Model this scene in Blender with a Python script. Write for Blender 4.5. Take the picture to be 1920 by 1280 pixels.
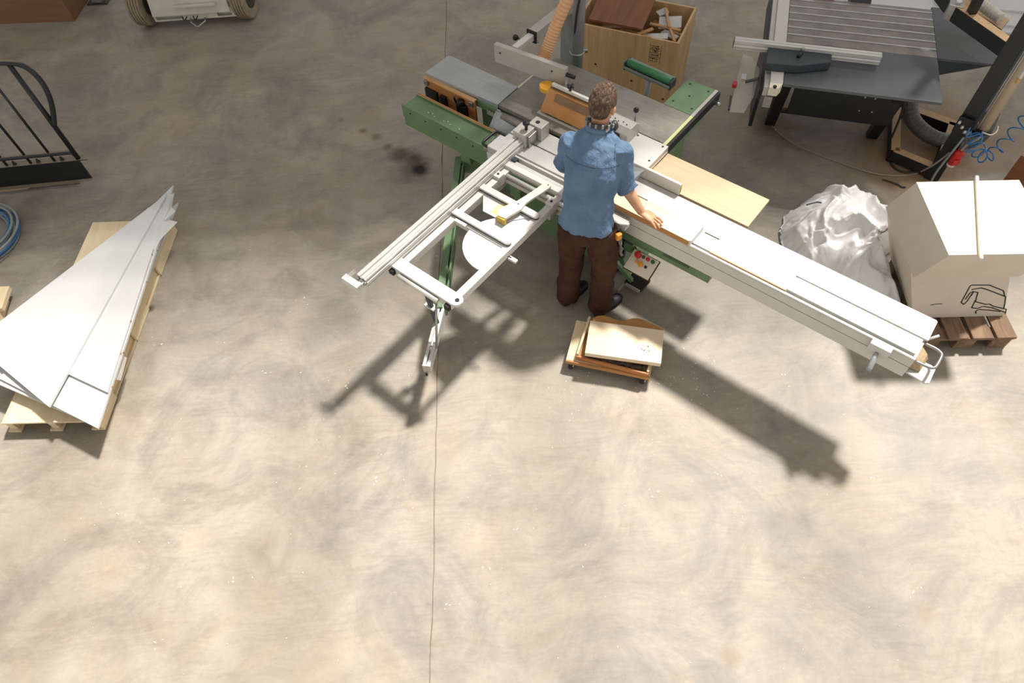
import bpy, bmesh, math, random
from mathutils import Vector, Matrix, noise
R_ = math.radians
for _o in list(bpy.data.objects):
    bpy.data.objects.remove(_o)
scene = bpy.context.scene
col = scene.collection

# ------------------------------------------------------------------ camera
CAM_H, F_PX = 4.25, 1280.0
PITCH, ROLL = R_(56.24), R_(-4.53)
_cp, _sp, _c, _s = math.cos(PITCH), math.sin(PITCH), math.cos(ROLL), math.sin(ROLL)
_r0, _r1, _r2 = Vector((1, 0, 0)), Vector((0, -_sp, -_cp)), Vector((0, _cp, -_sp))
CX, CY, CZ = _r0 * _c - _r1 * _s, _r0 * _s + _r1 * _c, _r2      # right, down, forward
cam = bpy.data.objects.new('camera', bpy.data.cameras.new('camera'))
col.objects.link(cam)
cam.data.sensor_width = 36.0
cam.data.lens = 36.0 * F_PX / 1920.0
cam.data.clip_start, cam.data.clip_end = 0.05, 200
cam.matrix_world = Matrix(((CX.x, -CY.x, -CZ.x, 0), (CX.y, -CY.y, -CZ.y, 0), (CX.z, -CY.z, -CZ.z, CAM_H), (0, 0, 0, 1)))
scene.camera = cam


def at(px, py, z=0.0):
    """world point at height z seen at photograph pixel (px, py)"""
    d = CX * ((px - 960) / F_PX) + CY * ((py - 640) / F_PX) + CZ
    t = (z - CAM_H) / d.z
    return Vector((d.x * t, d.y * t, z))


# ------------------------------------------------------------------ light
world = bpy.data.worlds.new('world')
scene.world = world
world.use_nodes = True
_bg = world.node_tree.nodes['Background']
_bg.inputs['Color'].default_value = (1.0, 0.985, 0.96, 1)
_bg.inputs['Strength'].default_value = 0.78

SUN_DIR = Vector((-0.42, -0.40, -1.0)).normalized()
sun_data = bpy.data.lights.new('sun_skylight_offscreen', 'SUN')
sun_data.energy = 6.0
sun_data.angle = R_(4.6)
sun_data.color = (1.0, 0.965, 0.91)
sun = bpy.data.objects.new('sun_skylight_offscreen', sun_data)
col.objects.link(sun)
sun.rotation_euler = SUN_DIR.to_track_quat('-Z', 'Y').to_euler()
sun.location = (3, 3, 12)

vs = scene.view_settings
vs.view_transform = 'Standard'
vs.look = 'None'
vs.gamma = 1.0
vs.exposure = 0.24
vs.use_curve_mapping = False


# ------------------------------------------------------------------ materials
def lin(r, g, b):
    f = lambda v: (v / 255 / 12.92) if v / 255 <= 0.04045 else ((v / 255 + 0.055) / 1.055) ** 2.4
    return (f(r), f(g), f(b), 1.0)


class NT:
    def __init__(self, name):
        self.m = bpy.data.materials.new(name)
        self.m.use_nodes = True
        self.t = self.m.node_tree
        self.b = self.t.nodes['Principled BSDF']

    def n(self, kind, **kw):
        nd = self.t.nodes.new(kind)
        for k, v in kw.items():
            if k.startswith('i_'):
                key = k[2:]
                key = int(key) if key.isdigit() else key.replace('_', ' ')
                nd.inputs[key].default_value = v
            else:
                setattr(nd, k, v)
        return nd

    def l(self, a, b):
        self.t.links.new(a, b)

    def ramp(self, src, stops):
        r = self.n('ShaderNodeValToRGB')
        els = r.color_ramp.elements
        while len(els) < len(stops):
            els.new(0.5)
        for e, (p, c) in zip(els, stops):
            e.position = p
            e.color = c if len(c) == 4 else (*c, 1)
        self.l(src, r.inputs['Fac'])
        return r.outputs['Color']

    def coords(self, scale=(1, 1, 1), rot=(0, 0, 0), kind='Object'):
        tc = self.n('ShaderNodeTexCoord')
        mp = self.n('ShaderNodeMapping')
        mp.inputs['Scale'].default_value = scale
        mp.inputs['Rotation'].default_value = rot
        self.l(tc.outputs[kind], mp.inputs['Vector'])
        return mp.outputs['Vector']

    def noise(self, vec, scale, detail=6, rough=0.6, dist=0.0):
        nz = self.n('ShaderNodeTexNoise')
        nz.inputs['Scale'].default_value = scale
        nz.inputs['Detail'].default_value = detail
        nz.inputs['Roughness'].default_value = rough
        nz.inputs['Distortion'].default_value = dist
        self.l(vec, nz.inputs['Vector'])
        return nz.outputs['Fac']

    def mix(self, fac, a, b, mode='MIX'):
        mx = self.n('ShaderNodeMix', data_type='RGBA', blend_type=mode)
        for src, i in ((fac, 0), (a, 6), (b, 7)):
            if hasattr(src, 'is_output') or isinstance(src, bpy.types.NodeSocket):
                self.l(src, mx.inputs[i])
            else:
                mx.inputs[i].default_value = src
        return mx.outputs[2]

    def bump(self, h, strength=0.2, dist=0.01):
        bp = self.n('ShaderNodeBump')
        bp.inputs['Strength'].default_value = strength
        bp.inputs['Distance'].default_value = dist
        self.l(h, bp.inputs['Height'])
        self.l(bp.outputs['Normal'], self.b.inputs['Normal'])


MATS = {}


def plain(name, rgb, rough=0.5, metal=0.0, var=0.12, scale=9.0, bump=0.0, spec=0.5, stretch=(1, 1, 1)):
    """a paint / metal / plastic with slight mottling"""
    n = NT(name)
    c = lin(*rgb)
    v = n.coords(stretch)
    f = n.noise(v, scale, 8, 0.65)
    lo = tuple(x * (1 - var * 1.6) for x in c[:3]) + (1,)
    hi = tuple(min(1, x * (1 + var)) for x in c[:3]) + (1,)
    n.l(n.ramp(f, [(0.3, lo), (0.55, c), (0.75, hi)]), n.b.inputs['Base Color'])
    n.b.inputs['Roughness'].default_value = rough
    n.b.inputs['Metallic'].default_value = metal
    n.b.inputs['Specular IOR Level'].default_value = spec
    if bump:
        n.bump(f, bump)
    MATS[name] = n.m
    return n.m


def wood(name, a, b, scale=1.0, rough=0.55, axis=0, knots=False):
    n = NT(name)
    st = [14.0, 14.0, 14.0]
    st[axis] = 1.0
    v = n.coords(tuple(x * scale for x in st))
    f = n.noise(v, 1.4, 8, 0.6, 1.1)
    g = n.noise(v, 7.0, 6, 0.7, 0.2)
    m = n.mix(0.35, f, g)
    n.l(n.ramp(m, [(0.32, lin(*b)), (0.5, lin(*[(x * .6 + y * .4) for x, y in zip(a, b)])), (0.66, lin(*a))]), n.b.inputs['Base Color'])
    n.b.inputs['Roughness'].default_value = rough
    n.bump(g, 0.08, 0.004)
    MATS[name] = n.m
    return n.m


def dusty(name, rgb, dust, amount=0.9, rough=0.5):
    """painted steel with sawdust lying on the faces that look up"""
    n = NT(name)
    g = n.n('ShaderNodeNewGeometry')
    sp = n.n('ShaderNodeSeparateXYZ')
    n.l(g.outputs['Normal'], sp.inputs[0])
    f = n.noise(n.coords((1, 1, 1)), 24, 8, 0.7)
    mul = n.n('ShaderNodeMath', operation='MULTIPLY')
    up = n.n('ShaderNodeMapRange', i_1=0.75, i_2=0.95, i_3=0.0, i_4=amount)
    n.l(sp.outputs['Z'], up.inputs[0])
    r = n.ramp(f, [(0.28, (0.25, 0.25, 0.25)), (0.42, (1, 1, 1))])
    n.l(up.outputs[0], mul.inputs[0])
    n.l(r, mul.inputs[1])
    n.l(n.mix(mul.outputs[0], lin(*rgb), lin(*dust)), n.b.inputs['Base Color'])
    n.b.inputs['Roughness'].default_value = rough
    MATS[name] = n.m
    return n.m


def glass(name, rgb, alpha=0.3, rough=0.15):
    n = NT(name)
    n.b.inputs['Base Color'].default_value = lin(*rgb)
    n.b.inputs['Alpha'].default_value = alpha
    n.b.inputs['Roughness'].default_value = rough
    MATS[name] = n.m
    return n.m


plain('white_panel', (208, 208, 206), 0.45, var=0.02)
plain('white_paint', (212, 209, 202), 0.45, var=0.04)
plain('cream_paint', (226, 216, 196), 0.5, var=0.05)
plain('cream_box', (214, 203, 187), 0.6, var=0.04, scale=5)
plain('cream_lid', (206, 198, 187), 0.55, var=0.03)
plain('aluminium', (204, 202, 197), 0.4, 0.4, 0.06, stretch=(1, 14, 14))
plain('bright_aluminium', (214, 213, 208), 0.35, 0.35, 0.05)
plain('beam_grey', (186, 182, 174), 0.45, 0.25, 0.05)
plain('steel', (168, 168, 166), 0.32, 0.85, 0.1, 14)
plain('galvanised', (164, 168, 170), 0.4, 0.3, 0.16, 7)
plain('green_paint', (104, 132, 95), 0.5, var=0.12, scale=6)
plain('green_light', (142, 166, 132), 0.55, var=0.08, scale=7)
plain('green_dark', (66, 90, 62), 0.55, var=0.14)
plain('green_roller', (58, 118, 76), 0.3, var=0.06)
plain('yellow_tape', (206, 170, 62), 0.6, var=0.12, scale=30)
plain('lime_strip', (206, 212, 150), 0.6, var=0.06)
plain('black_paint', (28, 31, 33), 0.42, var=0.2)
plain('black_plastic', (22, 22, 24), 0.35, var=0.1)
plain('charcoal_cast', (52, 62, 66), 0.55, var=0.1, scale=25)
plain('dark_gap', (24, 24, 22), 0.8, var=0.1)
plain('black_table', (84, 88, 91), 0.42, var=0.12, scale=4)
plain('rubber', (150, 136, 114), 0.8, var=0.16, scale=16)
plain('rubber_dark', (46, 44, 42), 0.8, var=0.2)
plain('lift_white', (206, 204, 190), 0.5, var=0.08)
plain('lift_dark', (64, 60, 54), 0.6, var=0.15)
plain('red_plastic', (196, 34, 28), 0.35, var=0.08)
plain('orange_plastic', (232, 150, 40), 0.35, var=0.05)
plain('blue_hose', (44, 110, 168), 0.35, var=0.06)
plain('grey_hose', (138, 146, 150), 0.45, var=0.08)
plain('grey_cable', (158, 146, 132), 0.6, var=0.06)
plain('dark_cable', (52, 50, 48), 0.6, var=0.06)
plain('extract_hose', (92, 92, 88), 0.45, var=0.16)
plain('white_hose', (206, 200, 186), 0.5, var=0.06)
plain('groove', (104, 94, 80), 0.8, var=0.1)
plain('orange_hose', (214, 166, 122), 0.5, var=0.07)
plain('ink', (34, 33, 32), 0.8, var=0.05)
plain('ink_brown', (70, 52, 36), 0.85, var=0.1)
plain('tan_board', (196, 164, 122), 0.75, var=0.1, scale=5)
plain('sawdust', (184, 160, 126), 0.9, var=0.12, scale=40, bump=0.4)
plain('bark', (74, 58, 46), 0.9, var=0.5, scale=40, bump=0.8)
plain('chip_white', (236, 228, 214), 0.8, var=0.05)
plain('shoe_leather', (26, 24, 24), 0.5, var=0.2)
plain('earmuff_grey', (58, 60, 62), 0.35, var=0.2)
plain('rag', (118, 122, 120), 0.9, var=0.3, scale=12)
wood('ply', (214, 182, 136), (178, 140, 94), 0.55, axis=2)
wood('ply_x', (214, 180, 132), (186, 146, 98), 0.5, axis=0)
wood('beech', (214, 186, 150), (198, 164, 126), 0.35, axis=0)
wood('workpiece_wood', (232, 214, 186), (220, 192, 154), 0.4, axis=0)
wood('edge_wood', (196, 144, 84), (162, 112, 60), 0.5, axis=0)
wood('walnut', (142, 92, 62), (104, 64, 42), 0.6, axis=1)
wood('jig_wood', (190, 128, 72), (160, 100, 54), 0.5, axis=0)
wood('offcut', (206, 164, 116), (166, 118, 76), 0.8, axis=0)
wood('pale_pine', (232, 214, 180), (214, 190, 150), 0.6, axis=1)
wood('old_pallet', (150, 122, 96), (92, 70, 54), 0.9, axis=1, rough=0.85)
wood('cabinet_brown', (138, 104, 72), (112, 82, 54), 0.4, axis=0)
wood('red_brown', (140, 92, 60), (110, 68, 42), 0.5, axis=1)
dusty('dusty_steel', (30, 32, 34), (202, 164, 118))
dusty('dusty_stair', (34, 38, 40), (150, 136, 116), 0.85)
glass('clear_plastic', (226, 222, 212), 0.2, 0.12)
glass('foil', (240, 240, 240), 0.42, 0.25)
glass('tube_clear', (222, 206, 182), 0.6, 0.2)


def mat_table():
    n = NT('cast_iron')
    v = n.coords((1, 1, 1))
    f = n.noise(v, 3.2, 8, 0.62, 0.4)
    s = n.noise(n.coords((3, 90, 3)), 1.0, 4, 0.6)
    base = n.ramp(f, [(0.3, lin(116, 112, 104)), (0.52, lin(140, 136, 128)), (0.72, lin(164, 156, 144))])
    base = n.mix(0.25, base, n.ramp(s, [(0.35, lin(112, 108, 100)), (0.65, lin(166, 162, 154))]))
    w = n.ramp(n.noise(v, 2.3, 3, 0.5, 0.6), [(0.62, (0, 0, 0)), (0.74, (1, 1, 1))])
    n.l(n.mix(n.mix(0.6, (0, 0, 0, 1), w), base, lin(186, 156, 112)), n.b.inputs['Base Color'])
    n.b.inputs['Metallic'].default_value = 0.35
    n.b.inputs['Roughness'].default_value = 0.42
    MATS['cast_iron'] = n.m


def mat_planed():
    n = NT('planed_steel')
    f = n.noise(n.coords((2, 60, 2)), 1.0, 5, 0.6)
    g = n.noise(n.coords((1, 1, 1)), 4, 5, 0.6)
    n.l(n.mix(0.5, n.ramp(f, [(0.3, lin(158, 164, 168)), (0.7, lin(186, 190, 194))]), n.ramp(g, [(0.3, lin(160, 164, 166)), (0.7, lin(184, 186, 188))])), n.b.inputs['Base Color'])
    n.b.inputs['Metallic'].default_value = 0.45
    n.b.inputs['Roughness'].default_value = 0.38
    MATS['planed_steel'] = n.m


def mat_ribbed():
    n = NT('milled_table')
    g = n.noise(n.coords((2, 2, 2)), 3, 5, 0.6)
    n.l(n.ramp(g, [(0.3, lin(122, 117, 112)), (0.7, lin(156, 150, 143))]), n.b.inputs['Base Color'])
    n.b.inputs['Metallic'].default_value = 0.5
    n.b.inputs['Roughness'].default_value = 0.4
    MATS['milled_table'] = n.m


def mat_melamine_dust():
    n = NT('carriage_top')
    f = n.noise(n.coords((3, 3, 3)), 3, 8, 0.7, 0.5)
    n.l(n.ramp(f, [(0.3, lin(186, 183, 178)), (0.6, lin(200, 198, 194)), (0.8, lin(206, 198, 186))]), n.b.inputs['Base Color'])
    n.b.inputs['Roughness'].default_value = 0.4
    n.b.inputs['Metallic'].default_value = 0.15
    MATS['carriage_top'] = n.m


def mat_bag():
    n = NT('bag_plastic')
    f = n.noise(n.coords((1, 1, 1)), 7, 6, 0.6, 0.6)
    n.l(n.ramp(f, [(0.35, lin(232, 230, 227)), (0.65, lin(242, 241, 240))]), n.b.inputs['Base Color'])
    n.b.inputs['Roughness'].default_value = 0.32
    n.b.inputs['Subsurface Weight'].default_value = 0.5
    n.b.inputs['Subsurface Radius'].default_value = (0.05, 0.05, 0.05)
    n.b.inputs['Alpha'].default_value = 0.93
    n.bump(n.noise(n.coords((1, 1, 1)), 9, 3, 0.5, 1.5), 0.25, 0.02)
    MATS['bag_plastic'] = n.m


def mat_floor():
    n = NT('concrete_floor')
    v = n.coords((1, 1, 1))
    big = n.noise(v, 0.55, 4, 0.55, 0.5)
    mid = n.noise(v, 2.2, 8, 0.68, 0.8)
    fine = n.noise(v, 34, 8, 0.75)
    # coordinates bent by a slow noise, so that drag marks come out as curved strokes
    wn = n.n('ShaderNodeTexNoise')
    wn.inputs['Scale'].default_value = 1.1
    wn.inputs['Detail'].default_value = 4
    n.l(v, wn.inputs['Vector'])
    sc = n.n('ShaderNodeVectorMath', operation='SCALE')
    sc.inputs['Scale'].default_value = 0.35
    n.l(wn.outputs['Color'], sc.inputs[0])
    wv = n.n('ShaderNodeVectorMath', operation='ADD')
    n.l(v, wv.inputs[0])
    n.l(sc.outputs[0], wv.inputs[1])

    def strokes(rot, stretch, scale, detail=6):
        mp = n.n('ShaderNodeMapping')
        mp.inputs['Rotation'].default_value = (0, 0, R_(rot))
        mp.inputs['Scale'].default_value = stretch
        n.l(wv.outputs[0], mp.inputs['Vector'])
        return n.noise(mp.outputs['Vector'], scale, detail, 0.62, 0.3)
    s1 = strokes(28, (0.9, 1.7, 1), 1.5, 9)
    s2 = strokes(-58, (0.9, 1.9, 1), 1.9, 9)
    s3 = strokes(75, (1.6, 16, 1), 3.0, 6)
    s4 = strokes(22, (1.4, 20, 1), 2.6, 6)
    s3 = n.mix(n.ramp(n.noise(v, 1.7, 3, 0.5), [(0.42, (0, 0, 0)), (0.58, (1, 1, 1))]), s3, s4)
    grey = n.ramp(mid, [(0.28, lin(128, 122, 114)), (0.5, lin(156, 149, 139)), (0.74, lin(174, 166, 155))])
    tan = n.ramp(s1, [(0.3, lin(150, 138, 121)), (0.68, lin(178, 164, 143))])
    base = n.mix(n.ramp(big, [(0.36, (0.05, 0.05, 0.05)), (0.66, (0.5, 0.5, 0.5))]), grey, tan)
    dust = n.noise(v, 1.5, 10, 0.74, 0.9)
    base = n.mix(n.ramp(dust, [(0.5, (0, 0, 0)), (0.66, (0.4, 0.4, 0.4))]), base, lin(168, 147, 120))
    base = n.mix(n.ramp(n.noise(v, 0.9, 9, 0.7, 1.2), [(0.36, (0.5, 0.5, 0.5)), (0.5, (0, 0, 0))]), base, lin(112, 108, 104))
    tc = n.n('ShaderNodeTexCoord')
    streak = n.ramp(n.mix(0.42, s2, s3), [(0.36, (0.72, 0.71, 0.70)), (0.5, (0.98, 0.98, 0.98)), (0.64, (1.14, 1.13, 1.11))])
    base = n.mix(0.55, base, streak, 'MULTIPLY')
    base = n.mix(0.35, base, n.ramp(fine, [(0.3, (0.78, 0.78, 0.78)), (0.6, (1.08, 1.08, 1.08))]), 'MULTIPLY')
    # oil stains beside the machine, each a soft irregular disc
    nz = n.noise(v, 5, 4, 0.6)
    for (px, py, rad, c, k) in ((1700, 310, 0.6, (158, 124, 86), 0.75), (1790, 250, 0.65, (158, 124, 88), 0.7), (1450, 230, 0.3, (128, 100, 72), 0.6), (770, 314, 0.24, (78, 64, 50), 0.7), (752, 290, 0.15, (78, 60, 46), 0.8),
                                (775, 298, 0.1, (70, 52, 40), 0.8), (727, 275, 0.06, (92, 76, 60), 0.7), (706, 256, 0.07, (112, 94, 70), 0.7),
                                (681, 245, 0.06, (104, 84, 62), 0.7), (640, 225, 0.06, (116, 92, 64), 0.6), 
                                (787, 317, 0.10, (22, 19, 16), 1.0), (280, 579, 0.05, (70, 62, 54), 0.9), (1735, 1150, 0.09, (150, 124, 92), 0.35), (1370, 1232, 0.07, (146, 120, 88), 0.35)):
        p = at(px, py)
        d = n.n('ShaderNodeVectorMath', operation='DISTANCE')
        mp = n.n('ShaderNodeCombineXYZ', i_0=p.x, i_1=p.y)
        n.l(tc.outputs['Object'], d.inputs[0])
        n.l(mp.outputs[0], d.inputs[1])
        ad = n.n('ShaderNodeMath', operation='MULTIPLY_ADD', i_1=rad * 1.4, i_2=-rad * 0.7)
        n.l(nz, ad.inputs[0])
        sm = n.n('ShaderNodeMath', operation='ADD')
        n.l(d.outputs['Value'], sm.inputs[0])
        n.l(ad.outputs[0], sm.inputs[1])
        mr = n.n('ShaderNodeMapRange', i_1=rad, i_2=rad * 0.25, i_3=0.0, i_4=k)
        n.l(sm.outputs[0], mr.inputs[0])
        base = n.mix(mr.outputs[0], base, lin(*c))
    n.l(base, n.b.inputs['Base Color'])
    n.l(n.ramp(mid, [(0.3, (0.5, 0.5, 0.5)), (0.7, (0.68, 0.68, 0.68))]), n.b.inputs['Roughness'])
    n.b.inputs['Specular IOR Level'].default_value = 0.3
    n.bump(fine, 0.06, 0.004)
    MATS['concrete_floor'] = n.m


def mat_cloth(name, a, b, k=26):
    n = NT(name)
    f = n.noise(n.coords((1, 1, 1)), 6, 6, 0.6, 0.3)
    n.l(n.ramp(f, [(0.3, lin(*b)), (0.7, lin(*a))]), n.b.inputs['Base Color'])
    n.b.inputs['Roughness'].default_value = 0.85
    n.b.inputs['Specular IOR Level'].default_value = 0.2
    n.bump(n.noise(n.coords((1.2, 1.2, 0.35)), k, 4, 0.55, 1.0), 0.5, 0.02)
    MATS[name] = n.m


def mat_hair():
    n = NT('hair')
    f = n.noise(n.coords((30, 30, 12)), 2.5, 6, 0.7, 0.8)
    n.l(n.ramp(f, [(0.3, lin(44, 31, 23)), (0.5, lin(92, 68, 50)), (0.7, lin(160, 128, 100))]), n.b.inputs['Base Color'])
    n.b.inputs['Roughness'].default_value = 0.5
    n.bump(f, 0.9, 0.02)
    MATS['hair'] = n.m


def mat_skin():
    n = NT('skin')
    f = n.noise(n.coords((1, 1, 1)), 14, 5, 0.6)
    n.l(n.ramp(f, [(0.3, lin(196, 142, 108)), (0.7, lin(216, 166, 130))]), n.b.inputs['Base Color'])
    n.b.inputs['Roughness'].default_value = 0.5
    n.b.inputs['Subsurface Weight'].default_value = 0.1
    n.b.inputs['Subsurface Radius'].default_value = (0.02, 0.008, 0.004)
    MATS['skin'] = n.m


mat_table(); mat_planed(); mat_ribbed(); mat_melamine_dust(); mat_bag(); mat_floor(); mat_hair(); mat_skin()
mat_cloth('denim_shirt', (110, 134, 160), (88, 112, 140))
mat_cloth('brown_trousers', (84, 56, 42), (56, 38, 30), 20)
plain('orange_acrylic', (208, 146, 82), 0.3, var=0.12, scale=6)
plain('amber_smoke', (136, 102, 66), 0.3, var=0.12)
plain('blade_scale', (238, 214, 150), 0.6, var=0.12, scale=40)
plain('yellow_plastic', (224, 166, 48), 0.4, var=0.06)


# ------------------------------------------------------------------ mesh helpers
class MB:
    def __init__(self):
        self.bm = bmesh.new()

    def box(self, x0, x1, y0, y1, z0, z1, mtx=None):
        vs_ = [self.bm.verts.new((x, y, z)) for z in (z0, z1) for (x, y) in ((x0, y0), (x1, y0), (x1, y1), (x0, y1))]
        if mtx is not None:
            for v in vs_:
                v.co = mtx @ v.co
        for f in ((3, 2, 1, 0), (4, 5, 6, 7), (0, 1, 5, 4), (1, 2, 6, 5), (2, 3, 7, 6), (3, 0, 4, 7)):
            self.bm.faces.new([vs_[i] for i in f])
        return self

    def hexa(self, bottom, top):
        """box from four bottom and four top corners (counter-clockwise from above)"""
        return self.prism3(bottom, top)

    def prism3(self, bottom, top):
        n = len(bottom)
        b = [self.bm.verts.new(p) for p in bottom]
        t = [self.bm.verts.new(p) for p in top]
        self.bm.faces.new(b[::-1])
        self.bm.faces.new(t)
        for i in range(n):
            j = (i + 1) % n
            self.bm.faces.new((b[i], b[j], t[j], t[i]))
        return self

    def prism(self, poly, z0, z1):
        return self.prism3([(x, y, z0) for x, y in poly], [(x, y, z1) for x, y in poly])

    def extrude_y(self, poly, y0, y1):
        """poly in (x, z), extruded along y"""
        return self.prism3([(x, y0, z) for x, z in poly], [(x, y1, z) for x, z in poly])

    def extrude_x(self, poly, x0, x1):
        return self.prism3([(x0, y, z) for y, z in poly], [(x1, y, z) for y, z in poly])

    def bar(self, p, q, w, h, up=Vector((0, 0, 1))):
        """rectangular bar from p to q, w wide, h high"""
        p, q = Vector(p), Vector(q)
        d = (q - p).normalized()
        s = d.cross(up)
        if s.length < 1e-4:
            s = d.cross(Vector((0, 1, 0)))
        s.normalize()
        u = s.cross(d)
        c = [(-w / 2, -h / 2), (w / 2, -h / 2), (w / 2, h / 2), (-w / 2, h / 2)]
        self.prism3([p + s * a + u * b for a, b in c], [q + s * a + u * b for a, b in c])
        return self

    def tube(self, pts, r, n=10, closed=False, caps=True):
        pts = [Vector(p) for p in pts]
        rs = r if isinstance(r, (list, tuple)) else [r] * len(pts)
        rings = []
        prev = None
        m = len(pts)
        for i, p in enumerate(pts):
            a = pts[i - 1] if (i or closed) else p
            b = pts[(i + 1) % m] if (i < m - 1 or closed) else p
            d = (b - a).normalized()
            if prev is None:
                ref = Vector((0, 0, 1)) if abs(d.z) < 0.9 else Vector((1, 0, 0))
                x = d.cross(ref).normalized()
            else:
                x = (prev - d * prev.dot(d)).normalized()
            prev = x
            y = d.cross(x)
            rings.append([self.bm.verts.new(p + (x * math.cos(2 * math.pi * k / n) + y * math.sin(2 * math.pi * k / n)) * rs[i]) for k in range(n)])
        for i in range(m if closed else m - 1):
            A, B = rings[i], rings[(i + 1) % m]
            for k in range(n):
                self.bm.faces.new((A[k], A[(k + 1) % n], B[(k + 1) % n], B[k]))
        if caps and not closed:
            self.bm.faces.new(rings[0][::-1])
            self.bm.faces.new(rings[-1])
        return self

    def loft(self, secs, n=20):
        """secs: (centre, x-axis vector*rx, y-axis vector*ry) closed, capped"""
        rings = []
        for c, ax, ay in secs:
            c, ax, ay = Vector(c), Vector(ax), Vector(ay)
            rings.append([self.bm.verts.new(c + ax * math.cos(2 * math.pi * k / n) + ay * math.sin(2 * math.pi * k / n)) for k in range(n)])
        for A, B in zip(rings, rings[1:]):
            for k in range(n):
                self.bm.faces.new((A[k], A[(k + 1) % n], B[(k + 1) % n], B[k]))
        self.bm.faces.new(rings[0][::-1])
        self.bm.faces.new(rings[-1])
        return self

    def ball(self, c, rx, ry=None, rz=None, n=14, rot=None):
        ry = ry or rx
        rz = rz or rx
        m = Matrix.Translation(Vector(c)) @ (rot.to_4x4() if rot else Matrix.Identity(4)) @ Matrix.Diagonal((rx, ry, rz, 1))
        bmesh.ops.create_uvsphere(self.bm, u_segments=n, v_segments=max(6, n // 2 + 2), radius=1, matrix=m)
        return self

    def cyl(self, p, q, r, n=18):
        return self.tube([p, q], r, n)


def kids_link(o, parent):
    col.objects.link(o)
    if parent is not None:
        o.parent = parent
    return o


def obj(name, mb, mat, parent=None, bevel=0.0, smooth=False, seg=2):
    bmesh.ops.recalc_face_normals(mb.bm, faces=mb.bm.faces[:])
    me = bpy.data.meshes.new(name)
    mb.bm.to_mesh(me)
    mb.bm.free()
    me.materials.append(MATS[mat])
    if smooth:
        for p in me.polygons:
            p.use_smooth = True
    o = bpy.data.objects.new(name, me)
    kids_link(o, parent)
    if bevel:
        bv = o.modifiers.new('bevel', 'BEVEL')
        bv.width = bevel
        bv.segments = seg
        bv.limit_method = 'ANGLE'
        bv.angle_limit = R_(50)
    return o


def tag(o, label, cat=None, group=None, kind=None):
    o['label'] = label
    if cat:
        o['category'] = cat
    if group:
        o['group'] = group
    if kind:
        o['kind'] = kind
    return o


def thing(name, label, cat, loc=(0, 0, 0), rz=0.0, group=None):
    o = bpy.data.objects.new(name, None)
    col.objects.link(o)
    o.location = loc
    o.rotation_euler = (0, 0, rz)
    o.empty_display_size = 0.1
    return tag(o, label, cat, group)


def arc(cx, cy, r, a0, a1, n):
    return [(cx + r * math.cos(R_(a0 + (a1 - a0) * i / n)), cy + r * math.sin(R_(a0 + (a1 - a0) * i / n))) for i in range(n + 1)]


def smooth_path(pts, per=8):
    """Catmull-Rom through the points"""
    pts = [Vector(p) for p in pts]
    P = [pts[0] * 2 - pts[1]] + pts + [pts[-1] * 2 - pts[-2]]
    out = []
    for i in range(1, len(P) - 2):
        a, b, c, d = P[i - 1], P[i], P[i + 1], P[i + 2]
        for k in range(per):
            t = k / per
            out.append(0.5 * ((2 * b) + (c - a) * t + (2 * a - 5 * b + 4 * c - d) * t * t + (3 * b - a - 3 * c + d) * t ** 3))
    out.append(P[-2])
    return out


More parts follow.
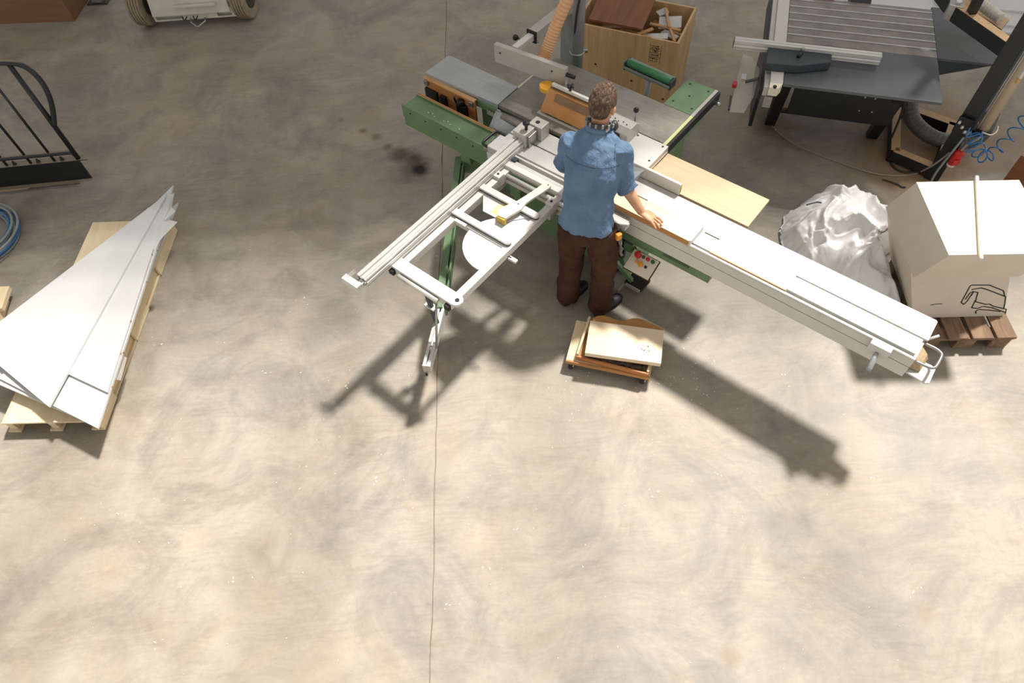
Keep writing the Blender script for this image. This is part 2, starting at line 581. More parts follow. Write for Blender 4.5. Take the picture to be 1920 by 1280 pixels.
# ------------------------------------------------------------------ the setting: floor with a joint, roof with a skylight
def build_setting():
    X0, X1, Y0, Y1 = -13, 13, -9, 15
    rnd = random.Random(5)
    ys = [Y0 + (Y1 - Y0) * i / 240 for i in range(241)]
    def jx(y):
        return -0.615 + 0.0265 * (y - 0.57) + 0.012 * noise.noise((0, y * 1.3, 0)) + 0.006 * noise.noise((3, y * 6, 0))
    def build(name, side):
        mb = MB()
        rows = []
        for y in ys:
            w = 0.0035 + 0.005 * noise.noise((9, y * 5, 0))
            x = jx(y)
            if side == 0:
                rows.append((Vector((X0, y, 0)), Vector((x - w, y, 0)), Vector((x - w, y, -0.03))))
            else:
                rows.append((Vector((x + w, y, -0.03)), Vector((x + w, y, 0)), Vector((X1, y, 0))))
        vv = [[mb.bm.verts.new(p) for p in r] for r in rows]
        for A, B in zip(vv, vv[1:]):
            for k in range(2):
                mb.bm.faces.new((A[k], A[k + 1], B[k + 1], B[k]))
        bmesh.ops.recalc_face_normals(mb.bm, faces=mb.bm.faces[:])
        me = bpy.data.meshes.new(name)
        mb.bm.to_mesh(me)
        return mb, me
    # one floor object: two cast slabs as parts, the joint filler between them
    floor = bpy.data.objects.new('floor', None)
    col.objects.link(floor)
    tag(floor, 'worn grey concrete floor dusted with sawdust, one straight joint', kind='structure')
    for s in (0, 1):
        mb, me = build('slab', s)
        # make sure the slab faces look up
        flip = [f for f in mb.bm.faces if abs(f.normal.z) > 0.5 and f.normal.z < 0]
        if flip:
            bmesh.ops.reverse_faces(mb.bm, faces=mb.bm.faces[:])
        bpy.data.meshes.remove(me)
        me = bpy.data.meshes.new('slab')
        mb.bm.to_mesh(me)
        mb.bm.free()
        me.materials.append(MATS['concrete_floor'])
        o = bpy.data.objects.new('slab', me)
        kids_link(o, floor)
    j = MB()
    for a, b in zip(ys, ys[1:]):
        j.bm.faces.new([j.bm.verts.new(p) for p in ((jx(a) - 0.02, a, -0.004), (jx(a) + 0.02, a, -0.004), (jx(b) + 0.02, b, -0.004), (jx(b) - 0.02, b, -0.004))])
    obj('joint_filler', j, 'joint_dirt', floor)

    # roof slab on the hall with a long glazed opening; the sun falls through it
    Z0, Z1 = 7.0, 7.25
    ox0, ox1, oy0, oy1 = -5.5, 9.5, 0.4, 8.9
    r = MB()
    r.box(X0, X1, Y0, oy0, Z0, Z1)
    r.box(X0, X1, oy1, Y1, Z0, Z1)
    r.box(X0, ox0, oy0, oy1, Z0, Z1)
    r.box(ox1, X1, oy0, oy1, Z0, Z1)
    roof = obj('ceiling', r, 'roof_deck')
    tag(roof, 'flat workshop roof with a long skylight opening', kind='structure')
    for x in (-3.4, -1.75, -0.1, 1.55, 3.2, 4.85, 6.5, 8.15):
        b = MB()
        b.bar((x - 0.3, oy0 - 0.05, Z0 + 0.1), (x + 0.35, oy1 + 0.05, Z0 + 0.1), 0.07, 0.07)
        obj('skylight_bar', b, 'roof_deck', roof)
    # unseen slats, added to fade the sun patch into shade step by step
    k, y = 0, 5.55
    while y < oy1:
        w = 0.30 * min(1.0, 0.12 + 0.88 * (y - 5.55) / 1.35)
        obj('sun_fade_slat', MB().box(ox0, ox1, y, y + w, Z0 + 0.2, Z0 + 0.215), 'roof_deck', roof)
        y += 0.30


plain('joint_dirt', (138, 124, 106), 0.9, var=0.2, scale=14)
plain('roof_deck', (170, 166, 160), 0.8, var=0.05)
build_setting()

# ------------------------------------------------------------------ the green combination machine (local x along the slide, y away from it)
SAW_O, SAW_A = Vector((0.5757, 3.7438, 0)), R_(-42.31)


def build_saw():
    S = thing('sliding_table_saw', 'large green sliding table saw with white crosscut frame and long slide', 'machine', SAW_O, SAW_A)
    P = lambda n, mb, m, par=S, bev=0.003, sm=False: obj(n, mb, m, par, bev, sm)
    # ---- cabinet
    m = MB()
    m.prism3([(-0.62, 0.02, 0.10), (0.45, 0.02, 0.10), (0.535, -0.05, 0.10), (0.541, 0.62, 0.10), (-0.62, 0.62, 0.10)][:0] or
             [(-0.62, -0.02, 0.0), (0.535, -0.05, 0.0), (0.541, 0.60, 0.0), (-0.62, 0.60, 0.0)],
             [(-0.62, 0.02, 0.82), (0.30, 0.02, 0.82), (0.30, 0.60, 0.82), (-0.62, 0.60, 0.82)])
    cab = P('cabinet', m, 'green_paint')
    m = MB().box(0.10, 0.34, -0.085, -0.02, 0.42, 0.64)
    P('access_door', m, 'green_paint', cab)
    m = MB().cyl((0.40, -0.06, 0.50), (0.40, -0.16, 0.50), 0.085, 24)
    w = P('hand_wheel', m, 'black_plastic', S, 0.004, True)
    P('hub', MB().cyl((0.40, -0.16, 0.50), (0.40, -0.185, 0.50), 0.025), 'steel', w)
    m = MB()
    for k in range(6):
        m.box(0.36, 0.49, -0.075, -0.055, 0.24 + k * 0.026, 0.255 + k * 0.026)
    m.box(0.355, 0.495, -0.06, -0.03, 0.23, 0.40)
    P('vent_grille', m, 'black_plastic')
    P('dark_toe_box', MB().box(0.36, 0.46, -0.085, -0.04, 0.05, 0.13), 'rubber_dark')  # dark box standing in for the shaded toe recess
    P('foot_plate', MB().box(0.30, 0.56, -0.20, -0.045, 0.0, 0.035), 'beam_grey')
    # brake pedal
    m = MB().prism(arc(0.585, -0.12, 0.02, 180, 270, 4) + arc(0.70, -0.12, 0.02, 270, 360, 4) + arc(0.70, -0.01, 0.02, 0, 90, 4) + arc(0.585, -0.01, 0.02, 90, 180, 4), 0.05, 0.075)
    pd = P('foot_pedal', m, 'rubber_dark')
    P('pedal_rim', MB().box(0.58, 0.71, -0.145, -0.135, 0.045, 0.08), 'aluminium', pd)
    P('pedal_arm', MB().bar((0.45, -0.17, 0.32), (0.61, -0.10, 0.085), 0.035, 0.03), 'green_paint')
    # machine body under the planing tables
    m = MB().box(-1.05, -0.92, 0.16, 0.40, 0.25, 0.86).box(-0.84, -0.62, 0.16, 0.40, 0.25, 0.86).box(-0.92, -0.84, 0.16, 0.40, 0.25, 0.66).box(-0.92, -0.84, 0.16, 0.40, 0.77, 0.86).box(-0.92, -0.84, 0.36, 0.40, 0.66, 0.77)
    P('planer_body', m, 'green_paint', S, 0)
    P('planer_foot', MB().box(-1.0, -0.62, 0.18, 0.55, 0.0, 0.25), 'green_paint')
    P('shaper_body', MB().box(-0.30, 0.40, 0.60, 0.84, 0.0, 0.86), 'green_paint')
    # ---- tables
    m = MB().prism([(-0.86, 0.15), (-0.05, 0.15), (-0.05, 0.50), (0.39, 0.50), (0.39, 0.88), (-0.86, 0.88)], 0.862, 0.90)
    P('main_table', m, 'cast_iron')
    P('saw_table_plate', MB().box(-0.048, 0.442, 0.17, 0.488, 0.86, 0.905), 'aluminium')
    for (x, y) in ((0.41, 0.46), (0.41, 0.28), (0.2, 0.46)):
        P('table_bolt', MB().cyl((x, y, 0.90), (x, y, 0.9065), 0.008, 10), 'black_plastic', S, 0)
    m = MB().box(0.43, 0.446, 0.18, 0.485, 0.74, 0.862)
    sp = P('side_plate', m, 'beam_grey')
    P('yellow_sticker', MB().box(0.446, 0.448, 0.20, 0.32, 0.79, 0.85), 'yellow_tape', sp, 0)
    for y in (0.37, 0.41, 0.45):
        P('clamp_lever', MB().cyl((0.44, y, 0.80), (0.50, y + 0.02, 0.80), 0.010, 10), 'black_plastic', sp, 0, True)
    m = MB().prism(arc(-1.565, 0.372, 0.03, 90, 180, 5)[::1] + [(-1.595, 0.116), (-0.862, 0.140), (-0.868, 0.402)], 0.868, 0.905)
    P('planer_table', m, 'planed_steel')
    m = MB().extrude_x([(0.125, 0.868), (0.135, 0.80), (0.20, 0.76), (0.38, 0.78), (0.395, 0.868)], -1.58, -0.87)
    P('planer_rib_bed', m, 'green_paint')
    P('planer_bridge', MB().box(-0.88, -0.70, 0.40, 0.62, 0.86, 0.895), 'cream_paint')
    # right hand extension table
    m = MB().box(0.155, 0.392, 0.882, 1.25, 0.872, 0.90)
    ext = P('extension_table', m, 'green_paint')
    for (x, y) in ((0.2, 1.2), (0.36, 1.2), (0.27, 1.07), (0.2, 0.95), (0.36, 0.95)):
        P('screw_hole_disc', MB().cyl((x, y, 0.899), (x, y, 0.9015), 0.009, 10), 'black_plastic', ext, 0)  # dark discs painted in for the shade inside screw holes
    P('table_edge_strip', MB().box(0.392, 0.418, 0.49, 0.88, 0.865, 0.902), 'lime_strip')
    P('table_edge_strip', MB().box(0.392, 0.418, 0.88, 1.25, 0.865, 0.902), 'beam_grey')
    P('fence_rail', MB().box(0.418, 0.438, 0.49, 1.255, 0.82, 0.895), 'black_paint')
    P('rail_bracket', MB().box(0.36, 0.43, 0.50, 1.05, 0.77, 0.82), 'green_paint')
    P('rail_stop', MB().cyl((0.43, 1.20, 0.83), (0.48, 1.20, 0.83), 0.015, 12), 'steel', S, 0, True)
    # wooden outfeed leaf
    m = MB().box(0.45, 1.247, 0.173, 0.480, 0.832, 0.852)
    ob = P('outfeed_leaf', m, 'beech')
    P('leaf_bracket', MB().box(0.30, 1.10, 0.30, 0.34, 0.79, 0.832), 'green_paint', ob)
    # rip fence
    m = MB().extrude_x([(0.128, 0.882), (0.152, 0.882), (0.156, 0.895), (0.156, 0.965), (0.150, 0.972), (0.132, 0.972), (0.128, 0.966)], 0.05, 0.742)
    rf = P('rip_fence', m, 'white_paint', S, 0.002)
    P('fence_end_groove', MB().box(0.7425, 0.745, 0.136, 0.150, 0.895, 0.96), 'yellow_tape', rf, 0)
    m = MB().prism3([(0.34, -0.01, 0.90), (0.44, -0.03, 0.90), (0.47, 0.10, 0.955), (0.34, 0.06, 0.96)], [(0.33, 0.0, 0.945), (0.44, -0.02, 0.945), (0.475, 0.105, 0.985), (0.33, 0.07, 0.99)])
    P('guard_shoe', m, 'galvanised')
    # digital control head
    m = MB().extrude_x([(0.33, 0.905), (0.488, 0.905), (0.488, 0.985), (0.44, 1.02), (0.36, 1.02), (0.32, 0.985)], -0.12, 0.19)
    ch = P('spindle_head', m, 'beam_grey', S, 0.004)
    d = P('display_frame', MB().box(0.03, 0.125, 0.314, 0.328, 0.925, 0.975), 'black_plastic', ch)
    P('display_window', MB().box(0.045, 0.11, 0.311, 0.316, 0.938, 0.962), 'orange_hose', ch, 0)
    for k in range(5):
        P('head_screw', MB().cyl((0.0 + k * 0.035, 0.385 + 0.012 * (k % 2), 1.019), (0.0 + k * 0.035, 0.385 + 0.012 * (k % 2), 1.024), 0.005, 8), 'ink', ch, 0)
    lv = P('lever', MB().cyl((0.115, 0.545, 0.90), (0.115, 0.545, 1.02), 0.006, 8), 'steel', S, 0, True)
    P('knob', MB().ball((0.115, 0.545, 1.035), 0.021), 'black_plastic', lv, 0, True)
    # blade insert slot and blade hood
    P('blade_insert', MB().box(-0.56, -0.06, 0.24, 0.30, 0.899, 0.904), 'aluminium')
    m = MB().prism([(-0.50, 0.262), (-0.47, 0.285), (-0.30, 0.285), (-0.25, 0.265)], 0.9035, 0.906)
    P('insert_opening', m, 'green_dark', S, 0)
    m = MB()
    m.prism3([(-0.545, 0.262, 0.915), (-0.10, 0.262, 0.915), (-0.10, 0.272, 0.915), (-0.545, 0.272, 0.915)],
             [(-0.505, 0.318, 1.09), (-0.10, 0.318, 1.09), (-0.10, 0.328, 1.09), (-0.505, 0.328, 1.09)])
    hood = P('blade_hood', m, 'orange_acrylic', S, 0.001)
    m = MB().prism3([(-0.44, 0.288, 1.025), (-0.12, 0.288, 1.025), (-0.12, 0.29, 1.025), (-0.44, 0.29, 1.025)], [(-0.43, 0.308, 1.08), (-0.12, 0.308, 1.08), (-0.12, 0.31, 1.08), (-0.43, 0.31, 1.08)])
    P('hood_window', m, 'amber_smoke', hood, 0)
    m = MB().prism3([(-0.545, 0.272, 0.915), (-0.10, 0.272, 0.915), (-0.10, 0.40, 0.93), (-0.52, 0.40, 0.93)], [(-0.505, 0.328, 1.09), (-0.10, 0.328, 1.09), (-0.10, 0.36, 1.10), (-0.505, 0.36, 1.10)])
    P('hood_shell', m, 'amber_smoke', hood, 0.002)
    P('hood_rail', MB().box(-0.49, -0.10, 0.335, 0.358, 1.105, 1.13), 'white_paint', hood)
    kn = P('hood_knob', MB().cyl((-0.33, 0.345, 1.13), (-0.33, 0.345, 1.16), 0.010, 10), 'black_plastic', hood, 0, True)
    m = MB()
    for k in range(4):
        a = k * math.pi / 2
        m.cyl((-0.33, 0.345, 1.165), (-0.33 + 0.026 * math.cos(a), 0.345 + 0.026 * math.sin(a), 1.168), 0.009, 8)
    P('hood_knob_wings', m, 'black_plastic', hood, 0, True)
    m = MB().prism(arc(-0.555, 0.36, 0.055, 90, 290, 10) + [(-0.50, 0.31), (-0.50, 0.40)], 1.04, 1.075)
    P('yellow_shield', m, 'yellow_plastic', hood)
    # overhead guard beam, carrying arm, column
    rot = Matrix.Translation((-0.76, 0.43, 1.13)) @ Matrix.Rotation(R_(5.3), 4, 'Z')
    bm_ = P('guard_beam', MB().box(-0.315, 0.315, -0.02, 0.02, -0.075, 0.075, rot), 'beam_grey')
    P('beam_grip', MB().cyl(rot @ Vector((0.315, 0.0, 0.02)), rot @ Vector((0.385, 0.0, 0.02)), 0.016, 12), 'black_plastic', bm_, 0.002, True)
    for x in (-0.26, 0.2):
        P('beam_screw', MB().cyl(rot @ Vector((x, -0.02, 0.02)), rot @ Vector((x, -0.024, 0.02)), 0.007, 8), 'ink', bm_, 0)
    arm = P('carrying_arm', MB().box(-0.965, -0.885, 0.66, 1.26, 1.14, 1.215), 'beam_grey')
    P('arm_slide', MB().box(-0.952, -0.898, 0.45, 0.70, 1.15, 1.20), 'white_paint', arm)
    P('arm_clip', MB().box(-0.97, -0.88, 0.655, 0.668, 1.13, 1.222), 'ink', arm, 0)
    P('arm_bolt', MB().cyl((-0.925, 0.98, 1.215), (-0.925, 0.98, 1.222), 0.014, 12), 'steel', arm, 0)
    lv = P('arm_lever', MB().cyl((-0.885, 0.70, 1.12), (-1.02, 0.60, 1.16), 0.007, 8), 'steel', arm, 0, True)
    P('arm_lever_knob', MB().ball((-1.03, 0.592, 1.165), 0.024), 'black_plastic', arm, 0, True)
    P('arm_hanger', MB().box(-1.0, -0.965, 0.80, 1.0, 1.06, 1.16), 'ink_brown', arm)
    P('column', MB().box(-0.99, -0.86, 1.13, 1.26, 0.0, 1.14), 'galvanised')
    P('column_foot', MB().box(-1.06, -0.79, 1.07, 1.33, 0.0, 0.02), 'galvanised')
    # tool board with black brackets on the planer side
    tb = P('tool_board', MB().box(-1.60, -1.06, 0.095, 0.113, 0.63, 0.87), 'jig_wood', S, 0.002)
    P('board_ledge', MB().box(-1.60, -1.06, 0.085, 0.125, 0.862, 0.878), 'offcut', tb)
    for x in (-1.59, -1.11):
        P('board_clip', MB().box(x, x + 0.04, 0.075, 0.097, 0.82, 0.862), 'steel', tb)
    P('black_bracket', MB().box(-1.59, -1.46, 0.073, 0.095, 0.66, 0.79), 'black_plastic', tb)
    P('black_bracket', MB().box(-1.42, -1.36, 0.068, 0.095, 0.67, 0.79), 'black_plastic', tb)
    P('black_bracket', MB().box(-1.235, -1.14, 0.058, 0.095, 0.69, 0.80), 'black_plastic', tb)
    P('black_knob', MB().cyl((-1.19, 0.07, 0.80), (-1.19, 0.07, 0.845), 0.03, 14), 'black_plastic', tb, 0.004, True)
    P('hook', MB().tube([(-1.24, 0.07, 0.80), (-1.245, 0.06, 0.845), (-1.235, 0.05, 0.862)], 0.009, 8), 'black_plastic', tb, 0, True)
    P('yellow_label', MB().box(-1.06, -0.98, 0.150, 0.156, 0.80, 0.85), 'yellow_tape', S, 0)
    P('scale_plate', MB().box(-0.97, -0.83, 0.132, 0.140, 0.77, 0.865), 'beam_grey', S)
    m = MB()
    for k in range(9):
        m.box(-0.955 + k * 0.013, -0.95 + k * 0.013, 0.130, 0.133, 0.81 + 0.01 * (k % 2), 0.85)
    P('scale_marks', m, 'ink', S, 0)
    # curved chip deflector
    m = MB()
    rows = []
    for i in range(9):
        t = i / 8
        rows.append([m.bm.verts.new((-0.87 + 0.30 * s_ + 0.02 * math.sin(t * 3), 0.13 - 0.17 * t + 0.03 * s_, 0.86 - 0.16 * t * t - 0.07 * s_ * t)) for s_ in (0, 0.33, 0.66, 1)])
    for A, B in zip(rows, rows[1:]):
        for k in range(3):
            m.bm.faces.new((A[k], A[k + 1], B[k + 1], B[k]))
    o = P('chip_deflector', m, 'galvanised', S, 0, True)
    o.modifiers.new('t', 'SOLIDIFY').thickness = 0.004
    P('cutter_block', MB().cyl((-0.80, 0.118, 0.835), (-0.30, 0.118, 0.835), 0.032, 18), 'cast_iron', S, 0, True)

    # ---- slide: green beam, channel, white carriage
    m = MB().box(-1.587, 1.205, -0.198, -0.012, 0.60, 0.690)
    beam = P('slide_beam', m, 'green_paint', S, 0.004)
    P('beam_end_cap', MB().box(1.205, 1.212, -0.198, -0.012, 0.60, 0.690), 'green_paint', beam, 0.001)
    m = MB().extrude_x([(-0.20, 0.685), (-0.005, 0.685), (-0.005, 0.79), (-0.028, 0.79), (-0.028, 0.772), (-0.186, 0.772), (-0.186, 0.80), (-0.20, 0.80)], -1.590, -0.60)
    chn = P('beam_channel', m, 'green_paint', S, 0.002)
    P('channel_floor', MB().box(-1.585, -0.60, -0.186, -0.028, 0.772, 0.776), 'green_paint', chn, 0)
    for y in (-0.027, -0.014):
        P('steel_way', MB().box(-1.587, -0.60, y, y + 0.007, 0.790, 0.798), 'offcut', chn, 0.001)
    for k in range(6):
        P('channel_bolt', MB().cyl((-1.50 + k * 0.165, -0.20, 0.75), (-1.50 + k * 0.165, -0.2035, 0.75), 0.007, 8), 'black_plastic', chn, 0)
    for k in range(7):
        x = -1.36 + 0.035 * k + 0.06 * (k // 3)
        P('paint_drop', MB().cyl((x, -0.13 + 0.01 * math.sin(k * 2), 0.776), (x, -0.13 + 0.01 * math.sin(k * 2), 0.7775), 0.005, 8), 'chip_white', chn, 0)
    # carriage box
    m = MB().extrude_x([(-0.222, 0.705), (-0.03, 0.705), (-0.03, 0.845), (0.10, 0.845), (0.122, 0.86), (0.122, 0.868), (-0.032, 0.868), (-0.032, 0.852), (-0.068, 0.852), (-0.068, 0.868), (-0.188, 0.868), (-0.188, 0.845), (-0.205, 0.845), (-0.205, 0.868), (-0.222, 0.868), (-0.222, 0.806), (-0.200, 0.806), (-0.200, 0.800), (-0.222, 0.800)], -0.60, 2.485)
    car = P('carriage', m, 'white_paint', S, 0)
    P('front_rail', MB().box(-0.60, 2.485, -0.222, -0.205, 0.868, 0.884), 'bright_aluminium', car, 0.003)
    P('top_plate', MB().box(-0.60, 1.685, -0.188, -0.045, 0.868, 0.8815), 'carriage_top', car, 0.001)
    P('top_plate', MB().box(-0.60, 0.60, -0.032, 0.122, 0.868, 0.8815), 'carriage_top', car, 0.001)
    m = MB().prism([(0.60, -0.046)] + [(2.495, -0.046)] + arc(2.475, 0.107, 0.015, 0, 90, 4) + [(0.60, 0.122)], 0.868, 0.8815)
    P('top_plate', m, 'carriage_top', car, 0.001)
    P('cover_plate', MB().box(1.687, 2.47, -0.188, -0.068, 0.868, 0.892), 'carriage_top', car, 0.0015)
    P('end_pad', MB().box(-0.64, -0.42, -0.255, -0.10, 0.83, 0.888), 'carriage_top', car, 0.004)
    P('end_pad_side', MB().box(-0.645, -0.36, -0.26, -0.20, 0.77, 0.83), 'white_paint', car, 0.002)
    P('end_bracket', MB().box(-0.70, -0.56, -0.235, -0.06, 0.80, 0.83), 'steel', car, 0.002)
    hp = [(-0.60, -0.07, 0.86), (-0.68, -0.07, 0.865), (-0.705, -0.085, 0.865), (-0.71, -0.13, 0.865), (-0.71, -0.20, 0.865), (-0.70, -0.232, 0.865), (-0.67, -0.24, 0.865), (-0.61, -0.24, 0.86)]
    P('push_handle', MB().tube(smooth_path(hp, 4), 0.0115, 10), 'black_plastic', car, 0, True)
    for (x, y) in ((-0.665, -0.17), (-0.645, -0.13), (-0.62, -0.10)):
        P('bracket_bolt', MB().cyl((x, y, 0.83), (x, y, 0.85), 0.011, 8), 'black_plastic', car, 0)
    # near end of the slide
    P('end_tray', MB().prism([(2.485, -0.215), (2.60, -0.225), (2.62, -0.21), (2.615, -0.10), (2.59, -0.085), (2.485, -0.09)], 0.74, 0.752), 'white_paint', car, 0.001)
    P('end_casting', MB().prism3([(2.485, -0.19, 0.76), (2.55, -0.18, 0.76), (2.555, -0.06, 0.76), (2.485, -0.05, 0.76)], [(2.485, -0.18, 0.84), (2.53, -0.165, 0.81), (2.535, -0.075, 0.81), (2.485, -0.06, 0.84)]), 'sawdust', car, 0.006)
    up = [(2.485, -0.195, 0.845), (2.55, -0.195, 0.85), (2.585, -0.185, 0.85), (2.595, -0.155, 0.85), (2.595, -0.085, 0.85), (2.585, -0.06, 0.85), (2.55, -0.048, 0.85), (2.485, -0.045, 0.845)]
    P('pull_handle', MB().tube(smooth_path(up, 4), 0.009, 10), 'steel', car, 0, True)
    P('lock_lever', MB().cyl((2.485, -0.03, 0.86), (2.53, 0.02, 0.885), 0.008, 10), 'bright_aluminium', car, 0, True)
    P('crank_bracket', MB().box(2.24, 2.36, -0.262, -0.222, 0.80, 0.888), 'white_paint', car, 0.003)
    m = MB().tube([(2.30, -0.262, 0.835), (2.30, -0.275, 0.83), (2.305, -0.31, 0.81), (2.31, -0.345, 0.79), (2.312, -0.36, 0.78)], [0.010, 0.014, 0.017, 0.015, 0.013], 12)
    P('crank_handle', m, 'galvanised', car, 0, True)

    # ---- crosscut outrigger frame
    fr = P('frame_rail', MB().box(-0.415, -0.362, -1.47, -0.315, 0.80, 0.86), 'white_paint', S)
    P('frame_rail', MB().box(0.052, 0.105, -1.45, -0.315, 0.80, 0.86), 'white_paint', S)
    m = MB().prism([(-0.435, -1.50), (0.09, -1.50)] + arc(0.105, -1.455, 0.045, -90, 90, 10) + [(-0.435, -1.41)], 0.86, 0.882)
    e = P('end_bar', m, 'white_paint', S, 0.002)
    P('end_bar_body', MB().box(-0.43, 0.10, -1.50, -1.45, 0.815, 0.86), 'white_paint', e)
    P('end_roller', MB().cyl((-0.34, -1.518, 0.85), (0.0, -1.518, 0.85), 0.016, 14), 'bright_aluminium', e, 0, True)
    for x in (-0.425, 0.055):
        P('roller_block', MB().box(x, x + 0.04, -1.525, -1.49, 0.82, 0.86), 'ink', e)
    P('pivot_bolt', MB().cyl((0.115, -1.455, 0.882), (0.115, -1.455, 0.886), 0.014, 14), 'ink', e, 0)
    for (y, x1) in ((-0.89, 0.09), (-0.595, 0.095)):
        m = MB().prism([(-0.425, y - 0.025), (x1 - 0.025, y - 0.025)] + arc(x1 - 0.025, y, 0.025, -90, 90, 8) + [(-0.425, y + 0.025)], 0.872, 0.888)
        c = P('cross_bar', m, 'white_paint', S, 0.002)
        m = MB().prism([(-0.42, y - 0.022), (x1 - 0.025, y - 0.022)] + arc(x1 - 0.025, y, 0.022, -90, 90, 8) + [(-0.42, y + 0.022)], 0.86, 0.872)
        P('bar_seal', m, 'ink', c, 0)
    P('cross_bar_body', MB().box(-0.41, 0.08, -0.935, -0.905, 0.81, 0.858), 'white_paint', S)
    P('bar_clip', MB().box(-0.36, -0.26, -0.95, -0.925, 0.845, 0.872), 'white_paint', S)
    P('inner_bar', MB().box(-0.43, 0.62, -0.335, -0.285, 0.855, 0.885), 'white_paint', S)
    P('hanging_rail', MB().cyl((-0.36, -0.372, 0.835), (0.60, -0.372, 0.835), 0.017, 14), 'bright_aluminium', S, 0, True)
    P('guide_rail', MB().box(-0.41, 0.60, -0.275, -0.245, 0.845, 0.872), 'bright_aluminium', S)
    P('guide_lip', MB().box(-0.36, 0.60, -0.395, -0.372, 0.79, 0.815), 'white_paint', S)
    P('rail_clamp', MB().box(-0.44, -0.37, -0.262, -0.225, 0.83, 0.885), 'charcoal_cast', S)
    for (x, y) in ((-0.388, -0.435), (0.079, -0.43)):
        cl = P('rail_clip', MB().box(x - 0.032, x + 0.032, y - 0.03, y + 0.03, 0.86, 0.885), 'white_paint', S)
        P('clip_bolt', MB().cyl((x, y, 0.885), (x, y, 0.889), 0.009, 10), 'ink', cl, 0)
        P('rail_shoe', MB().box(x - 0.027, x + 0.027, y - 0.05, y + 0.06, 0.755, 0.80), 'beam_grey', cl)
    P('lock_foot', MB().box(0.11, 0.175, -0.955, -0.925, 0.79, 0.81), 'white_paint', S, 0.004)
    P('rod_end', MB().cyl((0.1, -0.94, 0.80), (0.13, -0.94, 0.80), 0.012, 10), 'ink', S, 0, True)
    # white round-ended rest plate between the rails
    cx, cy, r = 0.06, -0.905, 0.30
    poly = [(0.052, -0.60), (0.052, -1.20)] + [(cx + 0.255 * math.cos(R_(a)), cy + 0.262 * math.sin(R_(a))) for a in range(-95, -281, -10)]
    poly = [(0.055, -0.60), (0.055, -1.165)] + [(0.03 + 0.262 * math.cos(R_(a)), -0.925 + 0.245 * math.sin(R_(a))) for a in range(-92, -262, -9)] + [(-0.10, -0.665)]
    P('rest_plate', MB().prism(poly[::-1], 0.838, 0.8485), 'white_panel', S, 0.001)
    # ---- crosscut fence
    prof = [(-0.492, 0.875), (-0.407, 0.875), (-0.407, 0.893), (-0.421, 0.893), (-0.421, 0.899), (-0.407, 0.899), (-0.407, 0.921), (-0.424, 0.921), (-0.424, 0.932),
            (-0.415, 0.932), (-0.415, 0.944), (-0.428, 0.944), (-0.428, 0.952), (-0.452, 0.952), (-0.452, 0.938), (-0.464, 0.938), (-0.464, 0.952), (-0.492, 0.952)]
    fn = P('crosscut_fence', MB().extrude_y(prof, -1.715, -0.06), 'bright_aluminium', S, 0)
    P('fence_scale', MB().box(-0.423, -0.4205, -0.46, -0.22, 0.9215, 0.9315), 'yellow_tape', fn, 0)
    for x in (-0.478, -0.44, -0.415):
        P('fence_stud', MB().cyl((x, -1.715, 0.925), (x, -1.735, 0.925), 0.011, 10), 'steel', fn, 0, True)
    P('end_stop_plate', MB().box(-0.56, -0.42, -1.79, -1.745, 0.925, 0.94), 'white_paint', fn, 0.002)
    P('end_stop_body', MB().box(-0.56, -0.42, -1.79, -1.78, 0.89, 0.925), 'white_paint', fn, 0.001)
    P('end_stop_arm', MB().box(-0.45, -0.42, -1.75, -1.70, 0.905, 0.93), 'white_paint', fn, 0.001)
    P('end_stop_flag', MB().prism3([(-0.515, -1.75, 0.94), (-0.51, -1.70, 0.94), (-0.545, -1.70, 0.94), (-0.55, -1.75, 0.94)], [(-0.515, -1.75, 0.975), (-0.51, -1.70, 0.98), (-0.512, -1.70, 0.98), (-0.517, -1.75, 0.975)]), 'clear_plastic', fn, 0)
    b1 = P('stop_block', MB().box(-0.505, -0.395, -0.115, 0.0, 0.885, 1.0), 'beam_grey', S, 0.003)
    P('stop_block', MB().box(-0.46, -0.345, 0.015, 0.11, 0.885, 1.0), 'beam_grey', S, 0.003)
    P('block_bore', MB().cyl((-0.41, 0.06, 1.0), (-0.41, 0.06, 1.002), 0.017, 14), 'ink', S, 0)
    P('clamp_strip', MB().box(-0.395, -0.375, -0.09, 0.0, 0.885, 0.98), 'steel', b1, 0.002)
    P('knob_stem', MB().cyl((-0.43, -0.05, 1.0), (-0.43, -0.05, 1.045), 0.012, 12), 'black_plastic', b1, 0, True)
    P('knob_cap', MB().cyl((-0.43, -0.05, 1.045), (-0.43, -0.05, 1.068), 0.026, 16), 'black_plastic', b1, 0.004, True)
    # ---- swing arm below the frame
    za = 0.44
    A, B, C = Vector((-1.06, -0.14, za)), Vector((-0.17, -1.37, za)), Vector((0.065, -1.775, za))
    d = (B - A).normalized()
    sd = Vector((d.y, -d.x, 0))
    m = MB()
    zz = Vector((0, 0, 1))
    m.bar(A - zz * 0.015, B - zz * 0.015, 0.075, 0.07)
    m.bar(A - sd * 0.03225 + zz * 0.035, B - sd * 0.03225 + zz * 0.035, 0.0105, 0.03)
    m.bar(A + sd * 0.01225 + zz * 0.035, B + sd * 0.01225 + zz * 0.035, 0.0505, 0.03)
    sw = P('swing_arm', m, 'green_paint', S, 0)
    P('swing_knuckle', MB().bar((-1.05, -0.15, 0.44), (-0.62, 0.10, 0.44), 0.09, 0.14), 'green_paint', S, 0.004)
    t0 = B - d * 0.25
    d2 = (C - B).normalized()
    s2 = Vector((d2.y, -d2.x, 0))
    m = MB()
    T0 = B - d2 * 0.12
    m.bar(T0 - zz * 0.0125, C - zz * 0.0125, 0.052, 0.05)
    for q in (-0.016, 0.016):
        m.bar(T0 + s2 * q + zz * 0.025, C + s2 * q + zz * 0.025, 0.020, 0.025)
